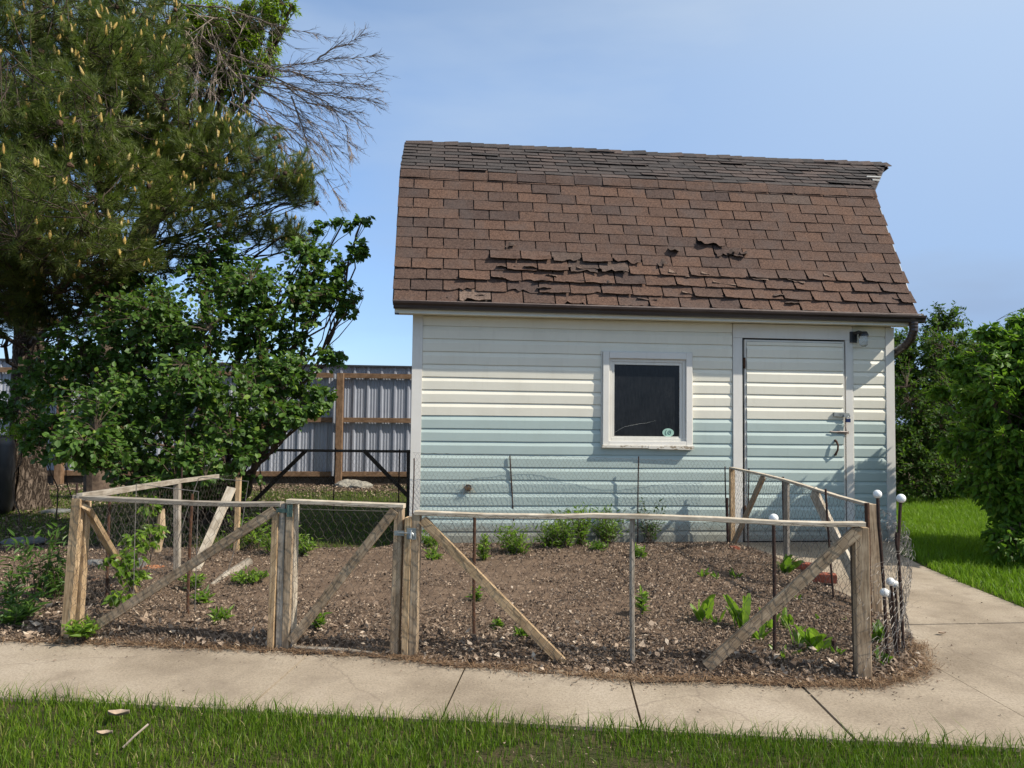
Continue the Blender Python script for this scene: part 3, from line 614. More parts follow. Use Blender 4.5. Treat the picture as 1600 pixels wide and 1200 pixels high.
while x < HOODR-.02:
    b = min(x+.16, HOODR+.01); V = []; sU = norm((0, RY-BY, RZ-BZ)); lf = rr.uniform(.004, .013); tilt = rr.uniform(-.006, .006)
    for j in range(5):
        for u in (0, .5, 1):
            P = np.array([x+(b-x)*u, RY, RZ+.016+lf*u+tilt])
            if j < 2: P = P-sU*(.13, .065)[j]
            if j > 2: P = P+rd2*(.065, .13)[j-3]
            V.append(P)
    F = [[j*3+i, j*3+i+1, (j+1)*3+i+1, (j+1)*3+i] for j in range(4) for i in range(2)]
    nb = len(V); V += [V[j*3+2]-np.array([0, 0, .008]) for j in range(5)]; F += [[j*3+2, nb+j, nb+j+1, (j+1)*3+2] for j in range(4)]
    nb = len(V); V += [V[i]-np.array([0, 0, .007]) for i in range(3)]; F += [[nb, nb+1, 1, 0], [nb+1, nb+2, 2, 1]]
    m1.add(V, F, None, rr.random()); x += .148
m1.build('ridge_cap', 'shingle_up', shed)
mb = MB()      # bare board ends showing at the hood
p = plane(1373, 279, 1, BY+.35); 
for t_, wd in ((.42, .16), (.30, .07)):
    q0 = np.array([ROOFR+(HOODR-ROOFR)*t_-wd, BY+(RY-BY)*t_-.01, BZ+(RZ-BZ)*t_+.016]); mb = MB(); mb.beam(q0, q0+np.array([wd+.015, 0, 0]), .014, .012); mb.build('bare_board', 'trim', shed)
for xx in (ROOFL-.012, ROOFR+.003):
    for (ya, za, yb, zb) in ((EY, EZ, BY, BZ), (BY, BZ, RY, RZ), (Y2-EY, EZ, Y2-BY, BZ), (Y2-BY, BZ, RY, RZ)):
        if ya > RY+1 and xx < 1: continue
        d = norm((0, yb-ya, zb-za)); nrm = np.array([0, -d[2], d[1]]); nrm = -nrm if nrm[2] < 0 else nrm
        A_ = np.array([xx+.006, ya, za])-nrm*.05; B_ = np.array([xx+.006, yb, zb])-nrm*.05
        if xx > 4 and abs(yb-RY) < .01: B_[0] = HOODR
        mb = MB(); mb.prism(A_, B_, (.006, 0, 0), nrm*.035); mb.build('rake_board', 'gutter', shed)

# window
win = None
def frame(mb, x0, x1, z0, z1, w, y0, y1, wb_=None):
    wb_ = w if wb_ is None else wb_
    mb.box((x0, y0, z0), (x0+w, y1, z1)); mb.box((x1-w, y0, z0), (x1, y1, z1)); mb.box((x0+w+.001, y0, z1-w), (x1-w-.001, y1, z1)); mb.box((x0+w+.001, y0, z0), (x1-w-.001, y1, z0+wb_))
mb = MB(); frame(mb, 1.85, 2.748, .925, 1.858, .062, -.058, -.002); win = mb.build('window', 'trim', shed)
mb = MB(); frame(mb, 1.836, 2.762, .911, 1.872, .012, -.03, -.0005); mb.build('channel', 'sash', win)
mb = MB(); frame(mb, 1.913, 2.685, .988, 1.795, .03, -.035, -.006); frame(mb, 1.944, 2.654, 1.0, 1.764, .026, -.028, -.008, .034); mb.build('sash', 'sash', win)
mb = MB(); mb.prism((1.842, -.045, .935), (2.758, -.045, .932), (0, .035, 0), (0, 0, .013)); mb.prism((1.92, -.035, .968), (2.68, -.035, .966), (0, .022, .006), (0, 0, .010)); mb.prism((2.3, -.074, .928), (2.745, -.074, .918), (0, .008, 0), (0, 0, .013)); mb.build('sill', 'sill', win)
mb = MB(); mb.box((1.96, -.014, 1.02), (2.64, -.009, 1.745)); pane = mb.build('pane', 'pane', win)
C = plane(1044, 676, 1, -.016); mb = MB(); N = 24
V = [C]+[C+np.array([.058*math.cos(t), 0, .042*math.sin(t)]) for t in np.linspace(0, 2*math.pi, N, endpoint=False)]; V += [v+np.array([0, .002, 0]) for v in V[1:]]
mb.add(V, [[0, 1+i, 1+(i+1) % N] for i in range(N)]+[[1+i, 1+N+i, 1+N+(i+1) % N, 1+(i+1) % N] for i in range(N)]); stk = mb.build('sticker', 'sticker', pane, label='round pale green sticker')
mb = MB()
def arc(cx, cz, rx, rz, a0, a1, n=12): return [C+np.array([cx+rx*math.cos(math.radians(t)), -.0015, cz+rz*math.sin(math.radians(t))]) for t in np.linspace(a0, a1, n)]
mb.tube(arc(-.012, 0, .016, .024, 100, 255), .0022, 5); mb.tube(arc(.014, .002, .017, .018, 20, 330), .002, 5); mb.tube([C+np.array([.005, -.0015, .0]), C+np.array([.02, -.0015, .006]), C+np.array([.03, -.0015, -.004])], .0018, 5)
mb.build('sticker_mark', 'ink', stk)
# stray cobweb thread streak on the glass
mb = MB(); mb.tube([plane(x_, y_, 1, -.0155) for x_, y_ in ((960, 676), (975, 667), (1000, 662), (1010, 661), (1025, 657))], [.0005, .001, .0014, .001, .0004], 5); mb.build('scratch', 'label', pane)

# door with casing
mb = MB()
mb.box((3.176, -.03, -.02), (3.272, -.002, 2.028)); mb.box((4.358, -.03, -.02), (4.432, -.002, 2.028)); mb.box((3.176, -.03, 2.0295), (4.432, -.002, 2.172))
mb.build('door_casing', 'trim', shed)
mb = MB(); mb.box((4.434, -.022, -.02), (4.446, -.002, 2.15)); mb.build('channel', 'sash', shed)
mb = MB(); mb.box((3.2725, -.0035, -.01), (4.357, .004, 2.029)); mb.build('door_gap', 'dark', shed)
door = MB(); door.box((3.305, -.026, .02), (4.318, -.005, 2.006)); door = door.build('door', 'trim', shed, label='teal and cream clad side door')
mb = MB(); frame(mb, 3.294, 4.342, .012, 2.012, .018, -.034, -.004); mb.build('door_edge', 'sash', door)
for o in split_lap(3.313, 4.323, .03, 1.99, -.028, door, 'door_siding'): pass
def W1(px, py, y): return plane(px, py, 1, y)
mb = MB(); a = W1(1303, 647.5, -.06); b = W1(1327, 649, -.06); mb.prism(a, b, (0, .004, 0), (0, 0, .020)); mb.prism(W1(1318, 650, -.068), W1(1328, 650, -.068), (0, .005, 0), (0, 0, .013)); mb.prism(a+np.array([.0, .013, 0]), a+np.array([.11, .013, 0]), (0, .012, 0), (0, 0, .019)); hasp = mb.build('hasp', 'steel', door)
mb = MB(); c = W1(1325, 656.5, -.082); mb.prism(c-np.array([0, 0, .022]), c+np.array([0, 0, .014]), (.023, 0, 0), (0, .011, 0)); plk = mb.build('padlock', 'lock', hasp)
mb = MB(); mb.tube([c+np.array([.013*math.cos(t), 0, .014+.024*math.sin(t)]) for t in np.linspace(0, math.pi, 9)], .004, 6); mb.build('shackle', 'steel', plk)
mb = MB(); mb.tube([W1(1297, 674, -.055), W1(1305, 675, -.058), W1(1313, 674.5, -.058), W1(1324, 675, -.056)], .007, 8); mb.tube([W1(1320, 664, -.05), W1(1322, 670, -.058), W1(1323, 678, -.055)], .005, 6); mb.prism(W1(1308, 675, -.047), W1(1326, 676, -.047), (0, .004, 0), (0, 0, .013)); mb.build('latch', 'drip', door, label='worn sliding latch')
mb = MB(); mb.tube([W1(1305, 688, -.05), W1(1307, 690, -.075), W1(1309.5, 696, -.085), W1(1309, 703, -.085), W1(1306, 709, -.075), W1(1305, 711, -.05)], [.009, .011, .009, .009, .011, .009], 8)
for q_ in ((1305, 688.5), (1305.5, 710)): mb.tube([W1(*q_, -.046), W1(*q_, -.056)], [.014, .011], 10)
mb.build('handle', 'rust', door)
mb = MB(); mb.prism((3.292, -.034, 1.72), (3.292, -.034, 1.83), (.010, 0, 0), (0, .006, 0)); mb.tube([(3.292, -.042, 1.72), (3.292, -.042, 1.83)], .006, 8); mb.build('hinge', 'rust', door)
mb = MB(); mb.prism((3.292, -.034, .25), (3.292, -.034, .36), (.010, 0, 0), (0, .006, 0)); mb.tube([(3.292, -.042, .25), (3.292, -.042, .36)], .006, 8); mb.build('hinge', 'rust', door)
# lantern
c = W1(1333, 527, -.03); mb = MB(); mb.prism(c-np.array([0, 0, .055]), c+np.array([0, 0, .055]), (.038, 0, 0), (0, .018, 0), bev=.01)
mb.tube([c+np.array([0, -.01, .035]), c+np.array([.02, -.06, .045]), c+np.array([.055, -.095, .03])], .018, 10); mb.tube([c+np.array([.055, -.095, .048]), c+np.array([.055, -.095, .02]), c+np.array([.055, -.095, .0])], [.03, .045, .047], 16)
lf_ = mb.build('wall_light', 'fix', shed)
mb = MB(); q = c+np.array([.055, -.095, 0]); mb.tube([q+np.array([0, 0, z]) for z in (0, -.02, -.06, -.09, -.105)], [.040, .043, .041, .037, .02], 14, wob=.12); mb.build('glass_shade', 'jar', lf_, smooth=True)
# old vent stub with a tuft of nest in it
c = W1(731.5, 762, -.02); mb = MB(); mb.tube([c+np.array([0, .02, 0]), c+np.array([0, -.03, 0])], [.034, .03], 14, cap=False); mb.tube([c+np.array([0, .015, 0]), c+np.array([0, .01, 0])], [.03, .03], 12); vent = mb.build('wall_vent', 'rust', shed)
mb = MB()
for i in range(70):
    a = c+np.array([rr.gauss(0, .016), -.02, rr.gauss(0, .014)]); d = np.array([rr.gauss(0, .022), rr.uniform(-.03, 0), rr.gauss(-.006, .022)]); mb.tube([a, a+d], .0012, 3, rr.random(), cap=False)
mb.build('nest_straw', 'straw', vent)

# ------------------------------------------------------------------ metal fence behind
FY = 6.62
mf = thing('metal_fence', 'tall pale grey corrugated metal fence with brown timber rails and posts behind the yard', 'fence', (-1.6, FY, 0))
mb = MB(); x = -13.0; prof = []
while x < 7.5:
    prof += [(x, 0), (x+.018, -.028), (x+.05, -.028), (x+.068, 0)]
    for k in range(3):
        c0 = x+.095+k*.052; prof += [(c0, 0), (c0+.007, -.006), (c0+.019, -.006), (c0+.026, 0)]
    x += .2475
mb.extrude(prof, (1, 0, 0), (0, 1, 0), (0, 0, 2.02), (0, FY+.03, .10), closed=False); mb.build('metal_panel', 'metal', mf)
mb = MB(); mb.box((-13, FY-.03, 2.122), (7.4, FY+.06, 2.152)); mb.build('cap', 'cap', mf)
zz_ = [plane(600, y_, 1, FY-.03)[2] for y_ in (588, 657, 741)]
for z in zz_:
    mb = MB(); mb.box((-13, FY-.055, z-.045), (-1.72, FY-.015, z+.045)); mb.box((-1.60, FY-.055, z-.045+.004), (7.4, FY-.015, z+.045+.002)); mb.build('rail', 'fencew', mf)
for x in (-11.2, -8.8, -6.4, -4.0, -1.66, .75, 3.15, 5.55):
    mb = MB(); tx = plane(530.5, 665, 1, FY-.1)[0] if x == -1.66 else x
    mb.prism((tx, FY-.115, -.05), (tx, FY-.115, plane(530, 583, 1, FY-.1)[2]), (.062, 0, 0), (0, .06, 0)); mb.build('post', 'fencew', mf)
mb = MB(); mb.box((-13, FY+.0, -.06), (7.4, FY+.02, .10)); mb.build('kick_board', 'darkw', mf)
def blob(mb, C, r, seed, flat=.5, n=(14, 8)):
    V = []; r = np.array(r); 
    for j in range(n[1]+1):
        for i in range(n[0]):
            th = math.pi*j/n[1]; ph = 2*math.pi*i/n[0]; d = np.array([math.sin(th)*math.cos(ph), math.sin(th)*math.sin(ph), math.cos(th)])
            k = 1+.22*mnoise.noise(Vector(d*1.7+seed))+.12*mnoise.noise(Vector(d*4+seed*2)); V.append(np.array(C)+d*r*k)
    F = [[j*n[0]+i, (j+1)*n[0]+i, (j+1)*n[0]+(i+1) % n[0], j*n[0]+(i+1) % n[0]] for j in range(n[1]) for i in range(n[0])]; mb.add(V, F, None, .5)
fb = G(540, 762); mb = MB(); blob(mb, (fb[0]-.02, 6.35, -.05), (.30, .3, .12), 3.0); blob(mb, (fb[0]+.2, 6.05, -.05), (.2, .25, .10), 5.0)
tag(mb.build('concrete_footing', 'footing', None), 'lumpy pale concrete footing around the base of the metal fence post', 'concrete footing')

# ------------------------------------------------------------------ wire mesh helper
def hexwire(A, B, za, zb, cell=.045, r=.0008, bulge=None, z0a=0.01, z0b=0.01, mb=None, drop=0, jit=.12, seed=1):
    """chicken wire in the upright sheet between A and B (feet); za/zb heights"""
    q = random.Random(seed); A, B = np.array(A, float), np.array(B, float); Ln = np.linalg.norm((B-A)[:2]); nx_ = max(2, int(Ln/cell)); H = max(za, zb); rows = max(2, int(H/(cell*.86)))
    e = norm(np.array([B[0]-A[0], B[1]-A[1], 0])); nrm = np.array([e[1], -e[0], 0]); jm = {}
    def P(i, j2):        # i half-columns, j2 vertical index in thirds
        k = (i, j2)
        if k not in jm:
            s = i/(2*nx_); t = j2/(rows*3)
            p = A+(B-A)*s; z = (z0a+(z0b-z0a)*s)+(za+(zb-za)*s-(z0a+(z0b-z0a)*s))*t
            p = np.array([p[0], p[1], z])+nrm*(.004*math.sin(s*9+t*5+seed)+(bulge(s, t) if bulge else 0))+np.array([q.uniform(-1, 1), q.uniform(-1, 1)*.3, q.uniform(-1, 1)])*cell*jit
            jm[k] = p
        return jm[k]
    mb = mb or MB(); V = []; E = []
    for j in range(rows):
        o = j % 2
        for i in range(nx_+1):
            c = 2*i+o
            if c > 2*nx_: continue
            # upright (twisted) piece then two slants
            E.append((P(c, j*3), P(c, j*3+1)))
            if c-1 >= 0: E.append((P(c, j*3+1), P(c-1, j*3+3)))
            if c+1 <= 2*nx_: E.append((P(c, j*3+1), P(c+1, j*3+3)))
    E = [x for x in E if q.random() >= drop]
    a = np.array([x[0] for x in E]); b = np.array([x[1] for x in E]); wires(mb, a, b, r)
    # selvedge wires
    mb.tube([P(i, 0) for i in range(0, 2*nx_+1, 2)], r*1.2, 3, cap=False); mb.tube([P(i, rows*3) for i in range(0, 2*nx_+1, 2)], r*1.3, 3, cap=False)
    return mb
def wires(mb, a, b, r):
    d = unit(b-a); x = unit(np.cross(d, np.array([.3, 1, .2]))); y = np.cross(d, x)
    ring = [x*math.cos(t)+y*math.sin(t) for t in (0, 2.094, 4.189)]
    V = np.stack([a+c*r for c in ring]+[b+c*r for c in ring], 1).reshape(-1, 3); n = len(a)
    for k in range(n):
        o = k*6; mb.f += [[mb.nv+o, mb.nv+o+1, mb.nv+o+4, mb.nv+o+3], [mb.nv+o+1, mb.nv+o+2, mb.nv+o+5, mb.nv+o+4], [mb.nv+o+2, mb.nv+o, mb.nv+o+3, mb.nv+o+5]]
        mb.uv += [[(0, 0)]*4]*3; mb.r += [.5]*3
    mb.v.append(V); mb.nv += len(V)

# ------------------------------------------------------------------ garden fence, front
FL = G(107, 997); FR = G(1348, 1062)            # feet of the end posts
fd = norm(FR-FL); fn = np.array([fd[1], -fd[0], 0])       # fn points to the camera side
def FP(px, py, out=0.0):
    A, B = FL+fn*out, FR+fn*out; return vplane(px, py, A, B)
def foot(px, py, out=0.0):
    p = FP(px, py, out); return p
def post(mb, px0, py0, px1, py1, w, t, out=0.0, fpx=None, sink=.04):
    """upright board: foot at pixel (px1,py1), top at (px0,py0) in the fence plane"""
    top = FP(px0, py0, out); bot = FP(px1, py1, out); bot = bot-norm(top-bot)*sink
    d = norm(top-bot); sd = norm(fd-d*(fd @ d)); mb.prism(bot, top, sd*w/2, np.cross(d, sd)*t/2)
def brace(mb, p0, p1, w=.05, t=.022, out=0.0):
    a, b = FP(*p0, out), FP(*p1, out); d = norm(b-a); sd = fn; up = np.cross(sd, d); mb.prism(a, b, sd*t/2, up*w/2)
def rail(mb, pts, w=.022, t=.045, out=0.0):
    P = [FP(*p, out) for p in pts]
    P2 = []
    for i in range(len(P)-1):
        for k in range(6): P2.append(P[i]*(1-k/6)+P[i+1]*k/6)
    P2.append(P[-1]); ring = 8; V = []; F = []; UV = []; ln = 0
    for i, p in enumerate(P2):
        o_ = [(1, .8), (.85, 1), (-.85, 1), (-1, .8), (-1, -.8), (-.85, -1), (.85, -1), (1, -.8)]
        V += [p+fn*t/2*a+np.array([0, 0, w/2*b]) for a, b in o_]
    for i in range(len(P2)-1):
        d = np.linalg.norm(P2[i+1]-P2[i])
        for k in range(8): j = (k+1) % 8; F.append([i*8+j, i*8+k, (i+1)*8+k, (i+1)*8+j]); UV.append([(ln, j*.01), (ln, k*.01), (ln+d, k*.01), (ln+d, j*.01)])
        ln += d
    F += [list(range(8)), [(len(P2)-1)*8+k for k in range(8)][::-1]]; UV += [[(0, 0)]*8]*2; mb.add(V, F, UV)
# left front panel
pl = thing('garden_fence_panel', 'low chicken wire panel at the front left between the tan corner post and gate', 'fence panel', FL, 'low panels of the garden fence')
mb = MB(); post(mb, 122.5, 779, 104.5, 998, .052, .038, .02); mb.build('post', 'tan', pl)
mb = MB(); post(mb, 133.5, 783, 120, 992, .050, .036, -.025); mb.build('post', 'tan', pl)
mb = MB(); post(mb, 434.5, 796, 426, 1013, .034, .07, -.005); mb.build('post', 'tan', pl)
mb = MB(); rail(mb, [(118, 777), (200, 781), (300, 786), (380, 788), (441, 787.5)], .024, .05, .005); mb.build('top_rail', 'greyw', pl)
mb = MB(); brace(mb, (430, 797), (132, 990), .048, .022, .02); mb.build('brace', 'brownw', pl)
A = FP(108, 995, .045); B = FP(428, 1012, .045); za = FP(120, 779, .045)[2]; zb = FP(434, 790, .045)[2]
hexwire(A, B, za, zb, .045, .00085, z0a=.0, seed=3).build('wire_mesh', 'wire_dark', pl)
# gate
gt = thing('garden_gate', 'low chicken wire gate with diagonal brace and grey bottom rail in the front fence', 'gate', FP(545, 1018))
mb = MB(); post(mb, 443.5, 786, 438.5, 1013, .034, .05, -.005); mb.build('stile', 'greyw', gt, label='grey hinge board')
mb = MB(); post(mb, 455.5, 784, 448, 1011, .038, .045, .0); mb.build('stile', 'brownw', gt)
mb = MB(); post(mb, 463, 786, 458.5, 1003, .012, .05, -.02); mb.build('stile', 'pale', gt, label='thin pale strip for the sunlit stile edge')  # pale strip added to paint the stile's sunlit right edge
mb = MB(); post(mb, 624.5, 790, 617, 1021, .045, .045, .0); mb.build('stile', 'brownw', gt)
mb = MB(); rail(mb, [(450, 783), (540, 787), (632, 790.5)], .022, .05, .005); mb.build('top_rail', 'pale', gt)
mb = MB(); rail(mb, [(460, 1014), (530, 1018), (612, 1026)], .03, .03, .0); mb.build('bottom_rail', 'greyw', gt)
mb = MB(); brace(mb, (617, 797), (455, 1002), .047, .022, .02); mb.build('brace', 'brownw', gt)
hexwire(FP(452, 1006, .04), FP(622, 1016, .04), FP(455, 786, .04)[2], FP(622, 792, .04)[2], .045, .00085, seed=4).build('wire_mesh', 'wire_dark', gt)
mb = MB(); c = FP(448, 798, .035); mb.prism(c-fd*.055, c+fd*.012, fn*.003, np.array([0, 0, .010])); mb.prism(c+fd*.02-np.array([0, 0, .03]), c+fd*.02+np.array([0, 0, .03]), fd*.011, fn*.003); mb.tube([c+fd*.006-np.array([0, 0, .03]), c+fd*.006+np.array([0, 0, .03])], .006, 8); mb.build('hinge', 'hinge', gt)
mb = MB(); c = FP(622, 833, .035); mb.prism(c-fd*.02, c+fd*.03, fn*.002, np.array([0, 0, .012])); mb.tube([c, FP(634, 833, .045), FP(645, 835, .045)], .004, 6); mb.build('latch_bar', 'steel', gt)
mb = MB(); q = FP(455, 786, .0); mb.tube([FP(455, 795, .03), FP(520, 797, .03), FP(615, 799, .03)], .0014, 4); mb.build('loose_wire', 'wire', gt)
# right front panel
pr = thing('garden_fence_panel', 'long low chicken wire panel at the front right from gate latch to corner post', 'fence panel', FP(1000, 1045), 'low panels of the garden fence')
mb = MB(); post(mb, 640, 808, 634, 1029, .034, .06, .0); mb.build('post', 'tan', pr)
mb = MB(); post(mb, 651.5, 803, 645.5, 1026, .042, .045, .005); mb.build('post', 'brownw', pr)
mb = MB(); post(mb, 1344, 824, 1349, 1061, .065, .045, .0); mb.build('post', 'brownw', pr)
mb = MB(); post(mb, 1331.5, 828, 1337, 1050, .012, .04, -.03); mb.build('post', 'darkw', pr)
mb = MB(); rail(mb, [(649, 801), (760, 805.5), (880, 807), (930, 805.5), (1010, 807), (1120, 811), (1220, 817), (1300, 819), (1350, 818.5)], .021, .05, .008); mb.build('top_rail', 'pale', pr)
mb = MB(); brace(mb, (660, 812), (880, 1036), .046, .024, .018); mb.build('brace', 'tan', pr)
mb = MB(); brace(mb, (1338, 831), (1104, 1042), .052, .024, .018); mb.build('brace', 'brownw', pr)
hexwire(FP(648, 1024, .045), FP(1346, 1058, .045), FP(650, 803, .045)[2], FP(1346, 822, .045)[2], .05, .00085, seed=5).build('wire_mesh', 'wire_dark', pr)
mb = MB(); c = FP(643, 834, .04); mb.prism(c-np.array([0, 0, .028]), c+np.array([0, 0, .028]), fd*.024, fn*.003); lt = mb.build('latch', 'steel', pr)
mb = MB(); mb.tube([c+fn*.01+fd*.012*math.cos(t)+np.array([0, 0, .014*math.sin(t)-.008]) for t in np.linspace(0, 5, 10)], .004, 6); mb.tube([c+fn*.012+np.array([0, 0, .02]), c+fn*.02-np.array([0, 0, .02])], .006, 6); mb.build('hook', 'steel', lt)

# ------------------------------------------------------------------ right side panel (shed corner post to front corner)
R0 = G(1144, 852); R1 = G(1368, 958); 
def vp(px, py, A, B): return vplane(px, py, A, B)
ps = thing('garden_fence_panel', 'angled chicken wire panel on the right side running from shed door to front corner', 'fence panel', R0, 'low panels of the garden fence')
sdir = norm(R1-R0); sn = np.array([sdir[1], -sdir[0], 0])
def sp(mb, p0, p1, w, t, A=R0, B=R1, sink=.03, out=0.0, mode='face'):
    n_ = norm(np.array([B[1]-A[1], A[0]-B[0], 0])); A2, B2 = A+n_*out, B+n_*out; e_ = norm(B-A)
    a, b = vp(*p1, A2, B2), vp(*p0, A2, B2); a = a-norm(b-a)*sink; d = norm(b-a)
    x = norm(e_-d*(e_ @ d)); y = np.cross(d, x); mb.prism(a, b, x*w/2, y*t/2)
mb = MB(); mb.beam(R0+np.array([.0, 0, -.03]), np.array([R0[0], R0[1], at(1143, 732, depth_of(R0))[2]]), .045, .04, (0, 1, 0)); mb.build('post', 'tan', ps)
mb = MB(); topz = [vp(*p, R0, R1) for p in ((1142, 731), (1190, 741), (1222, 749), (1260, 760), (1310, 776), (1366, 791))]
for i in range(5): mb.beam(topz[i], topz[i+1]+norm(topz[i+1]-topz[i])*.002, .018, .04)
mb.build('top_rail', 'pale', ps)
mb = MB(); sp(mb, (1193, 744), (1146, 850), .06, .022); mb.build('brace', 'brownw', ps)
mb = MB(); sp(mb, (1271, 768), (1352, 935), .10, .024); mb.build('brace', 'pale', ps, label='whitish diagonal brace')
mb = MB(); sp(mb, (1229, 751), (1229, 882), .07, .02); mb.build('stake', 'greyw', ps)
mb = MB(); c = vp(1368, 957, R0, R1); t_ = at(1363, 788, depth_of(c)); mb.prism(c-np.array([0, 0, .04]), t_, _R0*.033, np.array([_R0[1], -_R0[0], 0])*.02); mb.build('post', 'brownw', ps)
za = topz[0][2]; zb = topz[-1][2]
hexwire(R0+sn*.03, R1+sn*.03, za, zb, .05, .0011, seed=6).build('wire_mesh', 'wire', ps)
# curled end of wire round the front right corner
cw = thing('wire_roll', 'curled loose end of grey chicken wire bulging past the front right corner post', 'wire mesh', G(1400, 1000))
mb = MB(); A = np.array([*G(1372, 955)[:2], 0]); B = np.array([*FP(1352, 1058, .05)[:2], 0])
e = norm(B-A); nr = np.array([e[1], -e[0], 0]); out = G(1412, 1000)
Ln = np.linalg.norm(B-A); side = 1 if (out-A) @ nr > 0 else -1
hexwire(A, B, .64, .50, .042, .00085, bulge=lambda s, t: side*(.17*math.sin(math.pi*min(1, s*1.02))**.7+.02*math.sin(t*7+s*5)), seed=8, jit=.28, drop=.06, mb=mb)
for i in range(60):
    s = rr.uniform(.05, .6); b_ = A+(B-A)*s+nr*side*(.15*math.sin(math.pi*s)**.7); z = .62-.12*s+rr.uniform(-.05, .03); p = np.array([b_[0], b_[1], z]); pts = [p]
    for k in range(4): pts.append(pts[-1]+np.array([rr.gauss(0, .018), rr.gauss(0, .018), rr.gauss(-.004, .014)]))
    mb.tube(pts, .0008, 3, cap=False)
mb.build('wire_mesh', 'wire', cw)

# ------------------------------------------------------------------ wire along the shed wall
pw = thing('wire_fence', 'tall chicken wire strip tied to thin rods along the shed wall under the window', 'wire mesh', (1.6, -.12, 0))
hexwire((.03, -.11, 0), (R0[0]-.02, -.13, 0), .86, .80, .038, .0009, seed=9, z0a=0, z0b=0, jit=.16, bulge=lambda s, t: .02*math.sin(s*11)*t).build('wire_mesh', 'wire', pw)
# back left dark fence
K0 = at(395, 703, 8.3); K1 = at(643, 705, 8.5); kz = K0[2]; A_ = np.array([K0[0], K0[1], 0]); B_ = np.array([K1[0], K1[1], 0])
pk = thing('garden_fence_panel', 'dark low wire panel with two diagonal braces before the metal fence', 'fence panel', A_, 'low panels of the garden fence')
mb = MB(); mb.beam(vplane(390, 703, A_, B_), vplane(643, 705.5, A_, B_), .03, .03); mb.build('top_rail', 'darkw', pk)
mb = MB(); mb.beam(vplane(478, 704, A_, B_), vplane(386, 794, A_, B_), .045, .025); mb.build('brace', 'darkw', pk)
mb = MB(); mb.beam(vplane(569, 704, A_, B_), vplane(641, 779, A_, B_), .045, .025); mb.build('brace', 'darkw', pk)
mb = MB(); mb.beam(vplane(638, 703, A_, B_), vplane(638, 830, A_, B_), .04, .04); mb.build('post', 'darkw', pk)
hexwire(A_-np.array([0, .03, 0]), B_-np.array([0, .03, 0]), K0[2], K1[2], .05, .001, seed=10).build('wire_mesh', 'wire', pk)

# ------------------------------------------------------------------ left side panel
L0 = FL.copy(); L1 = G(277, 905); L2 = G(369, 866)
pls = thing('garden_fence_panel', 'grey railed wire panel on the left side running back beside the bush', 'fence panel', L1, 'low panels of the garden fence')
def up(px, py, ref): return at(px, py, depth_of(ref))
t0 = up(124, 776, L0); t1_ = up(278, 752, L1); t2_ = up(340, 744, L1+(L2-L1)*.5); 
mb = MB(); mb.beam(t0, t1_, .035, .03); mb.beam(t1_, t2_, .03, .03); mb.build('top_rail', 'greyw', pls)
mb = MB(); mb.beam(np.array([*L1[:2], -.03]), up(277, 754, L1), .04, .05, (0, 1, 0)); mb.build('post', 'greyw', pls)
mb = MB(); mb.beam(np.array([*L2[:2], -.03]), up(373, 745, L2), .04, .05, (0, 1, 0)); mb.build('post', 'tan', pls)
mb = MB(); a = G(213, 927, .02); mb.beam(up(134, 792, L0), a, .06, .025, fn); mb.build('brace', 'tan', pls)
hexwire(L0-_R0*.02, L1, t0[2], t1_[2], .05, .00085, seed=11).build('wire_mesh', 'wire_dark', pls)
hexwire(L1, L2, t1_[2], t2_[2]-.03, .05, .00085, seed=12).build('wire_mesh', 'wire_dark', pls)

# leaning plank, log
a = G(303, 897, .01); mb = MB(); mb.beam(a, up(362, 762, G(340, 885)), .07, .022, fn)
tag(mb.build('wood_plank', 'pale', None), 'splintered pale plank leaning inside the left end of the garden', 'plank')
mb = MB(); a, b = G(331, 914, .03), G(388, 879, .05); mb.tube([a, a*.6+b*.4, b], [.016, .034, .036], 10, wob=.12)
tag(mb.build('log', 'greyw', None, smooth=True), 'short weathered grey log lying in the soil at the left of the garden', 'log')
mb = MB(); a, b = at(244, 862, 4.9), at(253, 795, 4.95); mb.tube([a, (a+b)/2+np.array([.01, 0, 0]), b], [.03, .03, .02], 8, wob=.2)
tag(mb.build('old_stump', 'brownw', None), 'mossy leaning piece of branch behind the left wire panel', 'branch')

# ------------------------------------------------------------------ rods and ball stakes
def rod(px0, py0, px1, py1, r, label, mat='rod', ball=0, mid=None, dref=None, grp='thin steel rods holding the wire', z=0.0):
    base = G(px1, py1, z); dp_ = depth_of(base) if dref is None else dref
    if dref is not None: base = at(px1, py1, dref)
    top = at(px0, py0, dp_); nm = 'ball_stake' if ball else 'steel_rod'
    o = thing(nm, label, 'garden stake' if ball else 'rod', base, 'white balls on rods' if ball else grp) if ball else None
    mb = MB(); pts = [base-norm(top-base)*.05]+([at(*m_, dp_) for m_ in mid] if mid else [])+[top]
    P = []
    for i in range(len(pts)-1):
        for k in range(8): P.append(pts[i]*(1-k/8)+pts[i+1]*k/8)
    P.append(pts[-1]); w = rr.uniform(0, 6); P = [p+np.array([.0025*math.sin(i*.5+w), 0, 0]) for i, p in enumerate(P)]
    mb.tube(P, r, 7)
    if ball:
        mb.build('rod', mat, o); bm = bmesh.new(); bmesh.ops.create_icosphere(bm, subdivisions=3, radius=ball); me = bpy.data.meshes.new('ball'); bm.to_mesh(me); bm.free()
        for p_ in me.polygons: p_.use_smooth = True
        me.materials.append(MAT['ball']); b_ = bpy.data.objects.new('ball', me); COL.objects.link(b_); b_.parent = o; b_.location = tuple(top+np.array([0, 0, ball*.6])-base)
    else:
        tag(mb.build(nm, mat, None), label, 'rod', grp)
rod(741, 801, 741, 1012, .0085, 'rusty rod crossing the tan brace just right of the gate', 'rust')
rod(1290, 764, 1303, 946, .007, 'black rod between the grey stake and the brown end post of the right panel')
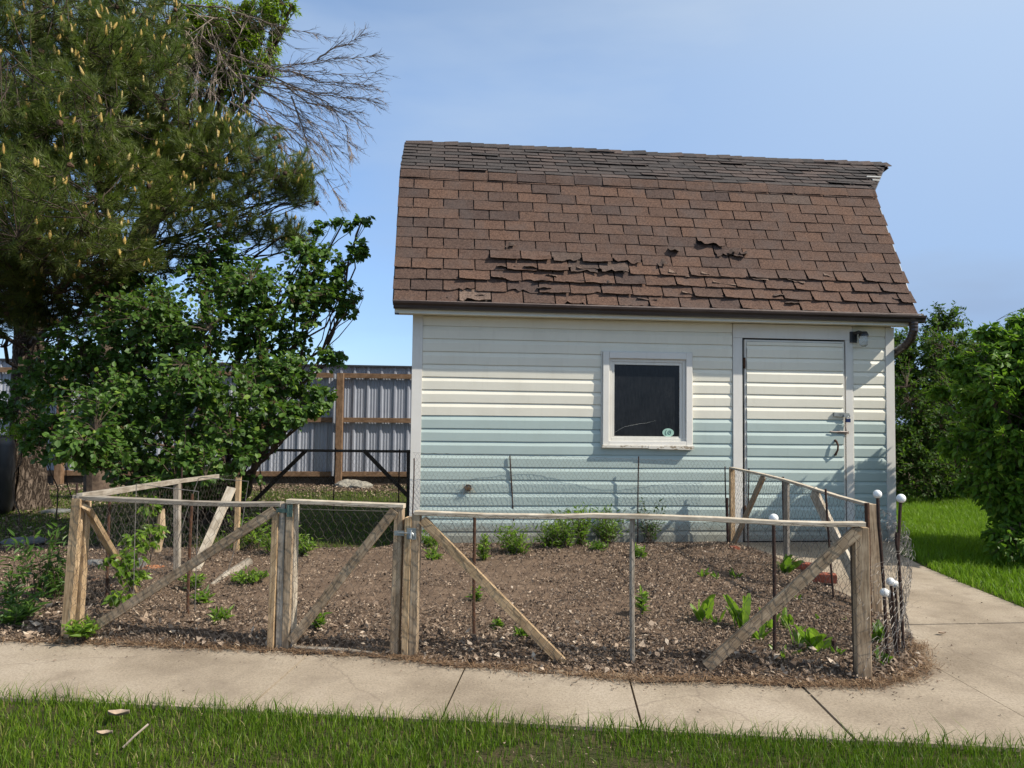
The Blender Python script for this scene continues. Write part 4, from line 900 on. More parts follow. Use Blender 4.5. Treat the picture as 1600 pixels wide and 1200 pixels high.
rod(1223.5, 745, 1226, 862, .011, 'thick black rod against the grey stake of the right side panel')
rod(1170, 732, 1169, 862, .006, 'thin dark rod crossing the brown brace just right of the shed corner post')
rod(1354, 786, 1362, 1036, .013, 'thick rusty rod standing right behind the front right corner post', 'rust', dref=depth_of(G(1362, 1010)))
rod(797, 712, 804, 848, .0065, 'tall thin rod against the shed wall left of the window', z=0)
rod(998, 713, 996, 849, .0065, 'tall thin rod against the shed wall below the window')
rod(647, 716, 645, 800, .006, 'thin rod at the left corner board of the shed', dref=6.7)
rod(1133, 729, 1136, 850, .006, 'thin rod just left of the tan post beside the shed door')
rod(1136, 778, 1138, 852, .013, 'short thick black rod stub beside the tan post at the shed door', 'rod')
rod(171, 765, 167, 947, .009, 'rusty rod inside the left front panel, nearest the tan corner post', 'rust')
rod(300, 772, 293, 970, .009, 'rust speckled rod behind the middle of the left front brace', 'rust')
rod(284, 730, 279, 900, .006, 'tall thin dark rod beside the grey post of the left side panel', dref=depth_of(L1)+.05)
rod(365, 760, 364, 862, .006, 'thin dark rod beside the pale post near the leaning plank', dref=depth_of(L2))
rod(121, 755, 120, 790, .007, 'short dark rod tip rising behind the tan corner post', dref=4.3)
rod(406, 703, 408, 800, .007, 'thin dark rod at the left end of the back panel', dref=8.35)
rod(524, 700, 521, 800, .007, 'thin dark rod in the middle of the back panel before the fence post', dref=8.4)
rod(624, 702, 623, 800, .007, 'thin dark rod at the right end of the back panel near the shed', dref=8.45)
rod(988, 803, 988, 1040, .013, 'greyish round stake behind the front rail midway along the right front panel', 'greyw')
rod(772+0, 800, 772, 802, .001, 'x') if False else None
rod(1302, 1000, 1302, 1036, .011, 'short dark stub sticking out of the mulch left of the corner post', 'rod')
rod(1209, 814, 1210, 1034, .009, 'white ball on a black rod standing behind the rail of the right front panel', 'rod', .0225)
rod(1371, 776, 1387, 1029, .0085, 'tall leaning rod topped by a white ball, nearest the brown post at the corner', 'rod', .0215, mid=[(1376, 850)])
rod(1408, 783, 1413, 1018, .0085, 'tall bent rod topped by a white ball, farthest right before the lawn', 'rod', .0235, mid=[(1401, 832), (1402, 860)])
rod(1382, 930, 1388, 1035, .0075, 'low white ball on a rod, leftmost of the four short ones', 'rod', .0215)
rod(1390.5, 932, 1400, 1024, .0075, 'low white ball on a rod, touching the leftmost short one on its right', 'rod', .020)
rod(1391.5, 913, 1404, 1028, .0075, 'low white ball on a rod, upper one overlapping its right neighbour', 'rod', .0215)
rod(1398, 916, 1405, 1015, .0075, 'low white ball on a rod, rightmost of the four short ones', 'rod', .020)
# wire hoops
def hoop(pts, depth, label, r=.0028):
    mb = MB(); P = [at(x_, y_, depth) for x_, y_ in pts]; mb.tube(P, r, 5); tag(mb.build('wire_hoop', 'wire', None), label, 'wire hoop', 'bent wire hoops in the left of the garden')
hoop([(208, 968), (210, 860), (213, 756), (260, 762), (310, 768), (309, 800), (304, 966)], 4.25, 'square bent wire hoop just behind the left front panel')
hoop([(274, 860), (290, 805), (310, 748), (316, 746), (388, 752), (378, 820), (356, 893)], 5.0, 'slanted silver wire hoop beside the leaning pale plank')

# ------------------------------------------------------------------ bricks, stones
def brick(px, py, label, ang, size=(.20, .095, .062), holes=True, z=.02, mat='brick'):
    c = G(px, py, 0); o = thing('brick', label, 'brick', (c[0], c[1], z), 'red bricks by the garden edge')
    X = np.array([math.cos(ang), math.sin(ang), 0]); Y = np.array([-math.sin(ang), math.cos(ang), 0]); C0 = np.array([c[0], c[1], z])
    bm = bmesh.new(); bmesh.ops.create_cube(bm, size=1); 
    for v in bm.verts: v.co = Vector((v.co.x*size[0], v.co.y*size[1], (v.co.z+.5)*size[2]))
    bmesh.ops.bevel(bm, geom=bm.edges[:], offset=.004, segments=2, affect='EDGES'); bmesh.ops.rotate(bm, verts=bm.verts, cent=(0, 0, 0), matrix=Matrix.Rotation(ang, 3, 'Z'))
    me = bpy.data.meshes.new('brick_body'); bm.to_mesh(me); bm.free(); me.materials.append(MAT[mat]); b = bpy.data.objects.new('brick_body', me); COL.objects.link(b); b.parent = o
    if holes:
        for k in (-1, 0, 1):
            mb = MB(); p = C0+X*k*size[0]*.29+np.array([0, 0, size[2]+.0005]); mb.tube([p, p+np.array([0, 0, .0015])], .016, 12); mb.build('core_hole', 'dark', o)
brick(1284, 913, 'red cored brick behind the right front brace, the nearer of the two together', -.42)
brick(1256, 893, 'red cored brick farther back, its end against the nearer brick', -.62, (.2, .095, .05))
brick(1148, 866, 'small broken orange brick piece at the foot of the tan post by the shed door', .2, (.07, .07, .05), False)
for i, (px, py, r_, lab) in enumerate(((214, 893, (.07, .06, .075), 'grey lumpy rock inside the wire at the left end of the garden'), (150, 890, (.09, .07, .05), 'dark mossy rock just right of the tan corner post'), (170, 800, (.5, .3, .01), None))):
    if lab is None: continue
    c = G(px, py); mb = MB(); blob(mb, (c[0], c[1], .03), r_, i*3.3+1); tag(mb.build('rock', 'rock', None, smooth=True), lab, 'rock')
for i, (px, py, w_, lab) in enumerate(((238, 893, .12, 'rough orange slab of rotten wood beside the grey rock'), (185, 925, .13, 'flat orange bark slab lying below the grey rock'), (150, 915, .10, 'reddish bark slab at the foot of the tan corner post'))):
    c = G(px, py); mb = MB(); blob(mb, (c[0], c[1], .02), (w_, .05, .03), i*2.1+7); tag(mb.build('bark_slab', 'orange', None), lab, 'wood slab')
for px, py, lab in ((40, 846, 'flat grey stepping stone in the shade left of the corner post'), (90, 800, 'flat pale stepping stone near the pine trunk')):
    c = G(px, py, -.04); mb = MB(); blob(mb, (c[0], c[1], -.035), (.22, .16, .03), px*.1); tag(mb.build('stepping_stone', 'rock', None, smooth=True), lab, 'stone')
# black bin at the left edge
bc = G(-28, 803, -.05); o = thing('plastic_bin', 'black rounded plastic bin with small pale label at the left edge', 'bin', (bc[0], bc[1]-.05, -.05))
mb = MB(); C0 = np.array([bc[0], bc[1]-.05, -.05])
for zs in ([(0, .30), (.03, .325), (.10, .345), (.5, .345), (.85, .335), (.93, .31), (.97, .24), (.985, .05)],): mb.tube([C0+np.array([0, 0, z]) for z, _ in zs], [r for _, r in zs], 28)
mb.build('body', 'plastic', o, smooth=True)
mb = MB(); a0 = math.atan2(-1, .84); V = []
for j in range(2):
    for k in range(5):
        a = a0+(k-2)*.05; V.append(C0+np.array([.349*math.cos(a), .349*math.sin(a), .52+.075*j]))
mb.add(V, [[k, k+1, k+6, k+5] for k in range(4)]); mb.build('label_plate', 'label', o)

# ------------------------------------------------------------------ leaves and plants
T_OV = (np.array([[0, 0, 0], [.22, .5, .05], [.22, -.5, .05], [.22, 0, 0], [.6, .46, .03], [.6, -.46, .03], [.6, 0, -.03], [1, 0, -.10]]), [[0, 3, 1], [0, 2, 3], [1, 3, 6, 4], [3, 2, 5, 6], [4, 6, 7], [6, 5, 7]])
T_OVQ = np.array([[0, 1, 4, 6], [0, 6, 5, 2], [4, 7, 6, 6], [6, 7, 5, 5]])
def leaves(P, D, N, Ln, Wd, rnd, rounded=True):
    """six-vertex folded leaves as one vertex/face pair"""
    n = len(P); D = unit(D); S = unit(np.cross(D, N)); N = np.cross(S, D)
    tv = np.array([[0, 0, 0], [.28, .42, .07], [.62, .46, .04], [1, 0, -.08], [.62, -.46, .04], [.28, -.42, .07], [.45, 0, -.02]]) if rounded else \
         np.array([[0, 0, 0], [.25, .40, .08], [.5, .42, .05], [1, 0, -.12], [.5, -.42, .05], [.25, -.40, .08], [.4, 0, -.02]])
    tf = np.array([[0, 6, 1], [1, 6, 2], [2, 6, 3], [3, 6, 4], [4, 6, 5], [5, 6, 0]])
    V = P[:, None]+D[:, None]*(tv[None, :, 0:1]*Ln[:, None, None])+S[:, None]*(tv[None, :, 1:2]*Wd[:, None, None])+N[:, None]*(tv[None, :, 2:3]*Ln[:, None, None])
    F = (tf[None]+(np.arange(n)*7)[:, None, None]).reshape(-1, 3); return V.reshape(-1, 3), F, np.repeat(rnd, 6)
def rdir(n, up=0.0, spread=1.0):
    d = rng.normal(size=(n, 3))*spread; d[:, 2] += up; return unit(d)
def build_leaves(name, sets, mat, parent, smooth=False):
    V = []; F = []; R = []; o = 0
    for v, f, r in sets: V.append(v); F.append(f+o); R.append(r); o += len(v)
    V = np.concatenate(V); F = np.concatenate(F); R = np.concatenate(R); org = ORG[parent.name]
    return mesh(name, V-org, F, mat, parent, smooth, None, R, None, org)
def curve(a, b, bend, n=5):
    a, b = np.array(a), np.array(b); m = (a+b)/2+np.array(bend); ln = np.linalg.norm(b-a); k = .045*ln if n > 5 else .02*ln; w = [rr.uniform(0, 6) for _ in range(3)]
    return [a*(1-t)**2+2*m*t*(1-t)+b*t*t+k*math.sin(math.pi*t)**.6*np.array([math.sin(t*9+w[0]), math.sin(t*8+w[1]), math.sin(t*10+w[2])]) for t in np.linspace(0, 1, n)]
def bushy(name, label, cat, base, blobs, nt, leaf_len, leaf_w, mat, rounded=True, per=9, droop=-.15, group=None, twigr=.003, stems=5, light=.0, seedhead=0, stemr=.02, stem_spread=.15, clump=-.7, trunk=False, topbright=False):
    """blobs: (centre, radii, weight). twigs reach from limbs to points in the blobs and carry leaves"""
    o = thing(name, label, cat, base, group); base = np.array(base, float); wts = np.array([b[2] for b in blobs], float); wts /= wts.sum()
    mbs = MB(); limbs = []
    sb = [base+np.array([rr.gauss(0, stem_spread), rr.gauss(0, stem_spread), 0]) for _ in range(stems)]
    if trunk:
        fork = base+np.array([.1, .1, 3.0]); tp = curve(base, fork, (.05, 0, 0), 9); mbs.tube(tp, list(np.linspace(.17, .12, 9)), 12, cap=False); sb = [fork]
    for k, (c, r, w) in enumerate(blobs):
        s = sb[k % stems]; pts = curve(s, np.array(c), (rr.gauss(0, .1), rr.gauss(0, .1), rr.uniform(.0, .25)), 9); mbs.tube(pts, list(np.linspace(stemr, stemr*.3, 9)), 6, cap=False); limbs += pts[3:]
        for _ in range(3):
            e = np.array(c)+np.array([rr.uniform(-1, 1)*r[0], rr.uniform(-1, 1)*r[1], rr.uniform(-1, 1)*r[2]])*.75; q = curve(pts[rr.randint(3, 7)], e, (0, 0, .06), 6); mbs.tube(q, list(np.linspace(stemr*.4, twigr, 6)), 4, cap=False); limbs += q[1:]
    Lm = np.array(limbs); ki = rng.choice(len(blobs), nt, p=wts); d = rdir(nt); rad = rng.random(nt)**.42
    C = np.array([b[0] for b in blobs])[ki]; Rr = np.array([b[1] for b in blobs])[ki]; T = C+d*Rr*rad[:, None]
    keep = vn(T, 3.2, 1.3)+vn(T, 7.5, 2)*.6 > clump
    T = T[keep]; nt = len(T)
    idx = np.array([np.argmin(((Lm-t)**2).sum(1)) for t in T]); R0_ = Lm[idx]
    PP, DD = [], []
    for t, r0 in zip(T, R0_):
        v = t-r0; ln = np.linalg.norm(v); 
        if ln > .55: r0 = t-v/ln*.55
        q = curve(r0, t, (0, 0, .04+.1*min(ln, .4)), 5); mbs.tube(q, [twigr, twigr, twigr*.8, twigr*.6, twigr*.3], 3, cap=False)
        dr = norm(q[4]-q[2]); m = per+rr.randint(-2, 2)
        for k in range(m):
            u = .35+.65*(k+rr.random()*.6)/m; pnt = q[min(4, int(u*4))]; f_ = u*4-int(u*4)
            if int(u*4) < 4: pnt = pnt*(1-f_)+q[int(u*4)+1]*f_
            PP.append(pnt); DD.append(dr)
    P = np.array(PP); D0 = np.array(DD); n = len(P); sidev = unit(np.cross(D0, rdir(n))); D = unit(D0*.55+sidev*.9+np.array([0, 0, droop])+rng.normal(size=(n, 3))*.2)
    N = unit(np.array([.25, -.25, 1.0])+rng.normal(size=(n, 3))*.45)
    Ln = leaf_len*rng.uniform(.6, 1.2, n); Wd = Ln*leaf_w*rng.uniform(.85, 1.1, n)
    rv = np.clip(rng.beta(2, 2.4, n)+light, 0, 1); rv[rng.random(n) < .03] = 1
    P = P+D*.006
    build_leaves('crown', [leaves(P, D, N, Ln, Wd, rv, rounded)], mat, o)
    mbs.build('trunk' if trunk else 'stems', 'twig', o)
    if seedhead:
        ms = MB()
        for t in T[rng.random(len(T)) < .10]:
            for k in range(7):
                p = t+np.array([rr.gauss(0, .012), rr.gauss(0, .012), rr.gauss(.01, .012)]); ms.tube([t, p], .0012, 3, .2, cap=False); ms.tube([p-np.array([0, 0, .004]), p, p+np.array([0, 0, .004])], [.001, .0045, .001], 5, rr.random())
        ms.build('seed_heads', 'berry', o)['kind'] = 'stuff'
    return o
def B(px, py, d, rx, ry, rz, w=None): return (at(px, py, d), (rx, ry, rz), w if w else rx*ry*rz*1.0)

bushy('serviceberry_bush', 'large rounded-leaf green bush between the pine trunk and the metal fence', 'bush', G(300, 822, 0)+np.array([0, .25, 0]),
      [B(190, 640, 6.4, .62, .5, .42), B(330, 625, 6.5, .68, .5, .5), B(265, 505, 7.0, .8, .55, .5), B(405, 480, 7.2, .60, .5, .5), B(485, 430, 7.4, .34, .3, .42, .10), B(455, 585, 6.9, .34, .3, .26, .06), B(130, 700, 5.9, .30, .3, .20, .04),
       B(290, 725, 6.1, .62, .35, .22), B(395, 690, 6.4, .28, .3, .24), B(530, 465, 7.4, .2, .2, .24, .03), B(535, 350, 7.6, .22, .1, .07, .005), B(500, 360, 7.6, .12, .1, .12, .006), B(130, 560, 7.2, .45, .4, .45), B(500, 620, 6.7, .16, .12, .12, .012), B(445, 640, 6.6, .25, .15, .12, .016), B(120, 600, 7.6, .5, .4, .45), B(55, 590, 8.0, .35, .3, .45, .05), B(20, 640, 8.2, .35, .3, .35, .04), B(90, 690, 7.4, .4, .3, .3), B(200, 690, 7.3, .7, .4, .35), B(340, 680, 7.4, .7, .4, .35), B(555, 470, 7.3, .12, .12, .16, .012), B(560, 395, 7.5, .12, .12, .14, .010), B(565, 345, 7.6, .13, .1, .05, .005), B(520, 560, 7.0, .16, .14, .12, .012), B(455, 660, 6.5, .16, .12, .10, .010), B(480, 700-60, 6.6, .2, .12, .08, .010), B(350, 420, 7.6, .55, .4, .35), B(200, 450, 7.6, .5, .4, .35), B(300, 775, 7.2, .6, .3, .2), B(330, 760, 7.0, .5, .3, .22), B(220, 740, 6.6, .4, .3, .25), B(230, 570, 7.4, .7, .4, .5), B(420, 560, 7.4, .5, .4, .4)],
      5600, .058, .80, 'leaf_bush', True, 9, -.25, None, .0028, 7, seedhead=1, stemr=.026, clump=-.38)
rb = np.array([6.3, -1.0, 0])
bushy('lilac_bush', 'bright green broad-leaved bush at the right edge overhanging the lawn', 'bush', at(1640, 830, 6.6)*np.array([1, 1, 0]),
      [B(1570, 600, 6.3, .38, .4, .34), B(1620, 690, 6.3, .6, .6, .5), B(1545, 690, 6.4, .30, .3, .36, .05), B(1600, 790, 6.3, .38, .3, .22, .05), B(1650, 560, 6.5, .6, .6, .4), B(1530, 600, 6.6, .26, .25, .2, .025), B(1495, 640, 6.8, .18, .2, .12, .01), B(1580, 545, 6.5, .3, .25, .16, .03), B(1560, 760, 6.3, .22, .3, .25, .03), B(1720, 680, 6.5, .8, .8, .8), B(1590, 835, 6.1, .25, .25, .10, .015), B(1490, 570, 6.8, .12, .12, .07, .006), B(1470, 615, 6.9, .10, .1, .05, .005), B(1485, 700, 6.8, .10, .1, .08, .008), B(1545, 520, 6.6, .14, .14, .08, .008), B(1600, 505, 6.6, .16, .14, .08, .01), B(1510, 760, 6.6, .12, .12, .08, .008), B(1640, 860, 6.0, .5, .4, .25, .08)],
      5200, .073, .62, 'leaf_lilac', False, 9, -.3, None, .0035, 6, light=.05, stemr=.024, clump=-.60)
for k, (bx, by, blobs, lab) in enumerate(((1440, 790, [B(1425, 560, 11.5, .8, .7, .55), B(1430, 650, 11, .8, .6, .7), B(1440, 735, 10.6, .9, .5, .5), B(1475, 515, 12, .45, .5, .5, .12), B(1405, 700, 11, .7, .5, .6), B(1480, 680, 11.5, .7, .5, .9), B(1450, 600, 11.8, .8, .5, .7)], 'dark green far shrub directly right of the shed corner'),
        (1530, 790, [B(1520, 570, 12.5, .8, .7, .6), B(1560, 590, 12.5, 1.0, .7, .8), B(1520, 690, 11.8, 1.0, .6, .9), B(1500, 750, 11.2, .8, .4, .45), B(1590, 545, 13, .7, .6, .5)], 'dark green far shrub behind the bright broad-leaved bush'),
        (1650, 790, [B(1650, 560, 13.5, 1.3, .9, 1.1), B(1640, 680, 12.5, 1.3, .9, 1.1), B(1760, 620, 13, 1.8, 1.2, 1.6)], 'dark far shrub cut by the right edge of the photo'))):
    bushy('far_shrub', lab, 'shrub', at(bx, by, 11.6)*np.array([1, 1, 0]), blobs, 2900, .068, .62, 'leaf_far', False, 9, -.1, 'dark shrubs behind the lawn', .004, 5, stemr=.035, clump=-.9)

# pine
TB = at(37, 800, 9.4); TB = np.array([TB[0], TB[1], -.05])
pine = thing('pine_tree', 'big long-needled pine with rough bark and yellow pollen cones filling the upper left', 'tree', TB)
mb = MB(); pts = []; rads = []
zl = list(np.linspace(0, 3.4, 210))+list(np.linspace(3.45, 7.5, 40)); nz_ = len(zl)
for i, z in enumerate(zl):
    pts.append(TB+np.array([-.03*z+.02*math.sin(z*1.4), .03*z, z])); rads.append(.215*(1-z/9.5)+.075*math.exp(-z*3.2))
n = 150; V = []; 
for i, (p, r_) in enumerate(zip(pts, rads)):
    for k in range(n):
        a = 2*math.pi*k/n; q = Vector((math.cos(a)*5, math.sin(a)*5, p[2]*1.6)); rd = 1+.08*mnoise.noise(q)+.10*mnoise.noise(Vector((math.cos(a)*14, math.sin(a)*14, p[2]*3.5))); rd += .12*math.exp(-p[2]*5)*math.sin(a*5+1); w0 = mnoise.noise(Vector((math.cos(a)*3, math.sin(a)*3, p[2]*2.2)))*1.2; cr_ = abs(mnoise.noise(Vector((math.cos(a+w0*.12)*9, math.sin(a+w0*.12)*9, p[2]*1.9+w0)))); cr2 = abs(mnoise.noise(Vector((math.cos(a)*16, math.sin(a)*16, p[2]*6)))); rd += .20*min(cr_, .28)-.05+.10*min(cr2, .25)
        V.append(p+np.array([math.cos(a), math.sin(a), 0])*r_*rd)
F = [[i*n+k, i*n+(k+1) % n, (i+1)*n+(k+1) % n, (i+1)*n+k] for i in range(nz_-1) for k in range(n)]; mb.add(V, F); mb.build('trunk', 'bark', pine, smooth=True)
pb = [B(60, 60, 6.6, .9, .8, .6), B(70, 200, 6.2, .75, .7, .5), B(60, 330, 6.0, .7, .7, .45), B(180, 120, 7.2, .8, .7, .5), B(170, 290, 6.8, .75, .6, .4), B(225, 60, 7.8, .5, .6, .5), B(260, 250, 7.6, .7, .5, .35), B(350, 270, 7.7, .7, .5, .36), B(430, 275, 7.6, .45, .4, .26), B(330, 340, 7.5, .7, .4, .26), B(440, 370, 7.8, .35, .35, .14, .02),
      B(120, 390, 6.8, .8, .6, .28), B(240, 400, 7.6, .6, .5, .2), B(60, 440, 7.8, .6, .5, .25), B(40, 480, 8.2, .5, .4, .2, .06), B(150, 450, 8.0, .6, .5, .2, .08), B(0, 400, 7, .5, .5, .3), B(-20, 500, 7.6, .45, .4, .22, .06), B(110, 500, 8.4, .5, .4, .16, .05), B(470, 300, 7.6, .25, .25, .15, .02), B(190, 200, 7.6, .7, .7, .45), B(-120, 200, 7, 1.3, 1.1, 1.2), B(100, -150, 8, 1.6, 1.3, 1.0), B(-150, -200, 8.5, 1.8, 1.5, 1.2), B(320, 205, 7.9, .45, .4, .18, .04), B(390, 215, 7.8, .35, .3, .15, .025), B(-80, 420, 7, .9, .8, .4)]
wts = np.array([b[2] for b in pb])**.75; wts /= wts.sum(); mbs = MB(); limbs = []; axis = np.array(pts)
for c, r, w in pb:
    c = np.array(c); k = np.argmin(abs(axis[:, 2]-max(1.8, c[2]-.5))); q = curve(axis[k], c, (0, 0, -.15), 9); mbs.tube(q, list(np.linspace(.03, .009, 9)), 7, cap=False); limbs += q[4:]
    for _ in range(16):
        e = c+np.array([rr.uniform(-1, 1)*r[0], rr.uniform(-1, 1)*r[1], rr.uniform(-1, 1)*r[2]])*.85; qq = curve(q[rr.randint(4, 8)], e, (0, 0, -.08), 6); mbs.tube(qq, list(np.linspace(.008, .004, 6)), 5, cap=False); limbs += qq[1:]; limbs += [(qq[k_]+qq[k_+1])/2 for k_ in range(1, 5)]
Lm = np.array(limbs); nt = 10500; ki = rng.choice(len(pb), nt, p=wts); d = rdir(nt); rad = rng.random(nt)**.45
T = np.array([b[0] for b in pb])[ki]+d*np.array([b[1] for b in pb])[ki]*rad[:, None]; kp = vn(T, 3.4, 4)+.5*vn(T, 8, 1) > -.55; T = T[kp]; rad = rad[kp]
idx = np.array([rng.choice(np.argpartition(((Lm-t)**2).sum(1), 4)[:4]) for t in T]); tips = []; TD = []
NP, ND, NR_ = [], [], []
for t, r0 in zip(T, Lm[idx]):
    v = t-r0; ln = np.linalg.norm(v); r0 = t-v/ln*min(ln, .38); dd_ = norm(norm(v)+np.array([.12, -.1, .55])); mid = r0*.4+t*.6-np.array([0, 0, .03]); q = [r0, mid, t, t+dd_*.10]; mbs.tube(q, [.0045, .004, .0035, .003], 4, cap=False)
    L_ = rr.uniform(.14, .26); s0 = t+dd_*.10-dd_*L_; m = 96; tips.append(t+dd_*.10); TD.append(dd_)
    u = rng.random(m)**.8; NP.append(s0+dd_*(u*L_)[:, None]); dn = unit(rng.normal(size=(m, 3)))
    dn = unit(dn-(dn @ dd_)[:, None]*dd_*1.0); ND.append(unit(dn*(.95-.4*u)[:, None]+dd_*(.45+.65*u)[:, None])); NR_.append(np.clip(rng.beta(2, 2, m)*.55+rr.uniform(0, .35), 0, .9)+(rng.random(m) < .04)*.1)
mbs.build('branches', 'darktwig', pine)
P = np.concatenate(NP); D = np.concatenate(ND); R_ = np.concatenate(NR_); n = len(P); Ln = rng.uniform(.06, .105, n); S = unit(np.cross(D, rdir(n))); w_ = .0021
tipp = P+D*Ln[:, None]+np.array([0, 0, -.006]); V = np.stack([P-S*w_, P+S*w_, tipp], 1).reshape(-1, 3); F = np.arange(n*3).reshape(-1, 3)
mesh('needles', V-ORG[pine.name], F, 'needle', pine, False, None, R_, None, ORG[pine.name])
mc = MB(); mk = MB(); tips = np.array(tips); TD = np.array(TD)
def lump(mb, p, d, ln, r, rnd, n=6):
    mb.tube([p, p+d*ln*.2, p+d*ln*.55, p+d*ln*.85, p+d*ln], [r*.5, r, r*.95, r*.6, r*.12], n, rnd, wob=.5)
zone = tips[:, 2] < 3.9
for p, d_ in zip(tips[rng.random(len(tips)) < .30], TD):
    if rr.random() < .75:
        for k in range(rr.choice((1, 1, 2))):
            dd_ = norm(np.array([rr.gauss(0, .2), rr.gauss(0, .2), 1])); lump(mc, p+np.array([rr.gauss(0, .012), rr.gauss(0, .012), -.01]), dd_, rr.uniform(.045, .085), rr.uniform(.009, .014), rr.random())
for p in tips[rng.random(len(tips)) < .028]: lump(mk, p-np.array([0, 0, .05]), norm(np.array([rr.gauss(0, .5), rr.gauss(-.2, .5), -.6])), .055, .022, rr.random(), 9)
mc.build('pollen_cones', 'catkin', pine)['kind'] = 'stuff'; mk.build('brown_cones', 'cone', pine)['kind'] = 'stuff'

# lime-leaved tree with dead limbs, behind the pine
lt0 = at(150, 790, 10.5)*np.array([1, 1, 0])
bushy('leafy_tree', 'lime green leafy tree with bare grey dead limbs reaching right above the pine', 'tree', lt0,
      [B(330, 60, 10.2, .7, .6, .55), B(400, 60, 10.0, .35, .4, .5, .10), B(420, 20, 10.0, .35, .4, .4, .10), B(360, 120, 10.0, .5, .4, .35, .12), B(290, 90, 10.1, .5, .4, .5, .12), B(345, 40, 9.9, .5, .4, .35, .10), B(300, 150, 10.2, .4, .4, .25, .05), B(420, 110, 9.9, .22, .3, .2, .02), B(455, 10, 9.9, .16, .2, .12, .01), B(370, 165, 10, .2, .2, .12, .012), B(200, -120, 10.5, 2.0, 1.2, 1.2, .5), B(420, -150, 10.5, 1.0, 1.0, 1.2, .3), B(180, 60, 10.6, .8, .7, .6, .15)],
      4600, .064, .42, 'leaf_lime', False, 10, -.3, None, .003, 1, stemr=.07, trunk=True)
lime = bpy.data.objects['leafy_tree']
mb = MB(); DT = 9.6
mains = [[(270, 40), (360, 85), (430, 108), (470, 100), (520, 92), (582, 88)], [(430, 108), (460, 112), (500, 127), (545, 131), (575, 133)], [(370, 115), (430, 128), (480, 145), (530, 152), (585, 154)], [(380, 120), (430, 155), (470, 180), (500, 205), (520, 235)], [(300, 40), (380, 130), (430, 190), (480, 235), (520, 295), (530, 310)],
         [(250, 5), (350, 12), (400, 30), (440, 42), (505, 57)], [(495, 94), (520, 75), (545, 68), (562, 57)], [(420, 118), (470, 140), (510, 160), (540, 195), (549, 238)], [(360, 160), (420, 195), (460, 205), (500, 245)], [(440, 130), (480, 160), (530, 170), (560, 175)], [(270, 20), (300, 60), (310, 100), (305, 140)], [(290, 10), (330, 40), (345, 90), (330, 130)], [(250, 60), (300, 110), (330, 140), (350, 170)], [(380, 165), (410, 185), (440, 215), (455, 265)], [(455, 150), (470, 190), (480, 225), (478, 250)]]
for k_ in range(15):
    f_ = k_/14; e_ = (586-10*f_-75*f_**2.2+rr.uniform(-14, 8), 92+215*f_+rr.uniform(-8, 8)); st_ = (385+rr.uniform(-20, 45), 105+75*f_+rr.uniform(-12, 12))
    mains.append([st_, (st_[0]*.65+e_[0]*.35, st_[1]*.72+e_[1]*.28), (st_[0]*.3+e_[0]*.7, st_[1]*.42+e_[1]*.58), e_])
def twiglet(mb, p, d, ln, r, lev):
    d = norm(d); q = [p]; 
    for k in range(4): d = norm(d+np.array([rr.gauss(0, .10), rr.gauss(0, .14), rr.gauss(-.02, .10)])); q.append(q[-1]+d*ln/4)
    mb.tube(q, [r, r*.85, r*.7, r*.5, r*.3], 3, cap=False)
    if lev > 0:
        for k in range(rr.randint(4, 6)):
            i = rr.randint(1, 4); sd = norm(d+np.array([rr.gauss(0, .35), rr.gauss(0, .3), rr.gauss(0, .35)])); twiglet(mb, q[i], sd, ln*rr.uniform(.3, .5), r*.55, lev-1)
for ml in mains:
    P = [at(x_, y_, DT+rr.uniform(-.05, .05)-.3*(i/len(ml))) for i, (x_, y_) in enumerate(ml)]; Q = []
    for i in range(len(P)-1):
        for k in range(4): Q.append(P[i]*(1-k/4)+P[i+1]*k/4+np.array([rr.gauss(0, .008), 0, rr.gauss(0, .008)]))
    Q.append(P[-1]); m = len(Q); mb.tube(Q, list(np.linspace(.013 if ml in mains[:15] else .006, .002, m)), 5, cap=False)
    for i in range(2, m):
        for _ in range(3 if i < m-2 else 4):
            if rr.random() < (.9 if ml in mains[:15] else .5):
                d = norm(Q[i]-Q[i-2]); twiglet(mb, Q[i], d+np.array([rr.gauss(0, .22), rr.gauss(0, .3), rr.gauss(-.12, .30)]), rr.uniform(.18, .42)*(1-.45*i/m), .004, 1)
# tangle of dead limbs in front of the lime leaves
for _ in range(60):
    p = at(rr.uniform(250, 400), rr.uniform(0, 130), 9.7+rr.uniform(-.3, .2)); twiglet(mb, p, (rr.gauss(.4, .5), rr.gauss(0, .4), rr.gauss(-.5, .5)), rr.uniform(.4, .8), .006, 1)
mb.build('dead_limbs', 'deadtwig', lime)

# yellow-green sapling before the trunk, vine, plants
bushy('yellow_sapling', 'yellow-green small leafy sapling in front of the pine trunk', 'shrub', G(75, 815, 0)*np.array([1, 1, 0]), [B(60, 670, 7.6, .28, .25, .15, .04), B(75, 620, 7.6, .15, .15, .10, .01), B(30, 680, 7.6, .2, .15, .12, .02)], 170, .05, .35, 'leaf_lime', False, 8, -.3, None, .002, 3, stemr=.008)
bushy('climbing_vine', 'bright green vine climbing the wire inside the left front panel', 'vine', G(205, 930, .02), [B(238, 755, 5.0, .04, .05, .06, .02), B(235, 790, 4.9, .07, .06, .08, .04), B(215, 850, 4.6, .14, .1, .07, .06), B(190, 880, 4.3, .12, .08, .07, .05), B(235, 835, 4.8, .11, .1, .07, .05), B(205, 905, 4.3, .10, .08, .05, .03), B(190, 935, 4.1, .07, .06, .04, .02)], 120, .055, .6, 'leaf_weed', False, 5, -.2, None, .002, 4, light=.2, stemr=.004, stem_spread=.03)
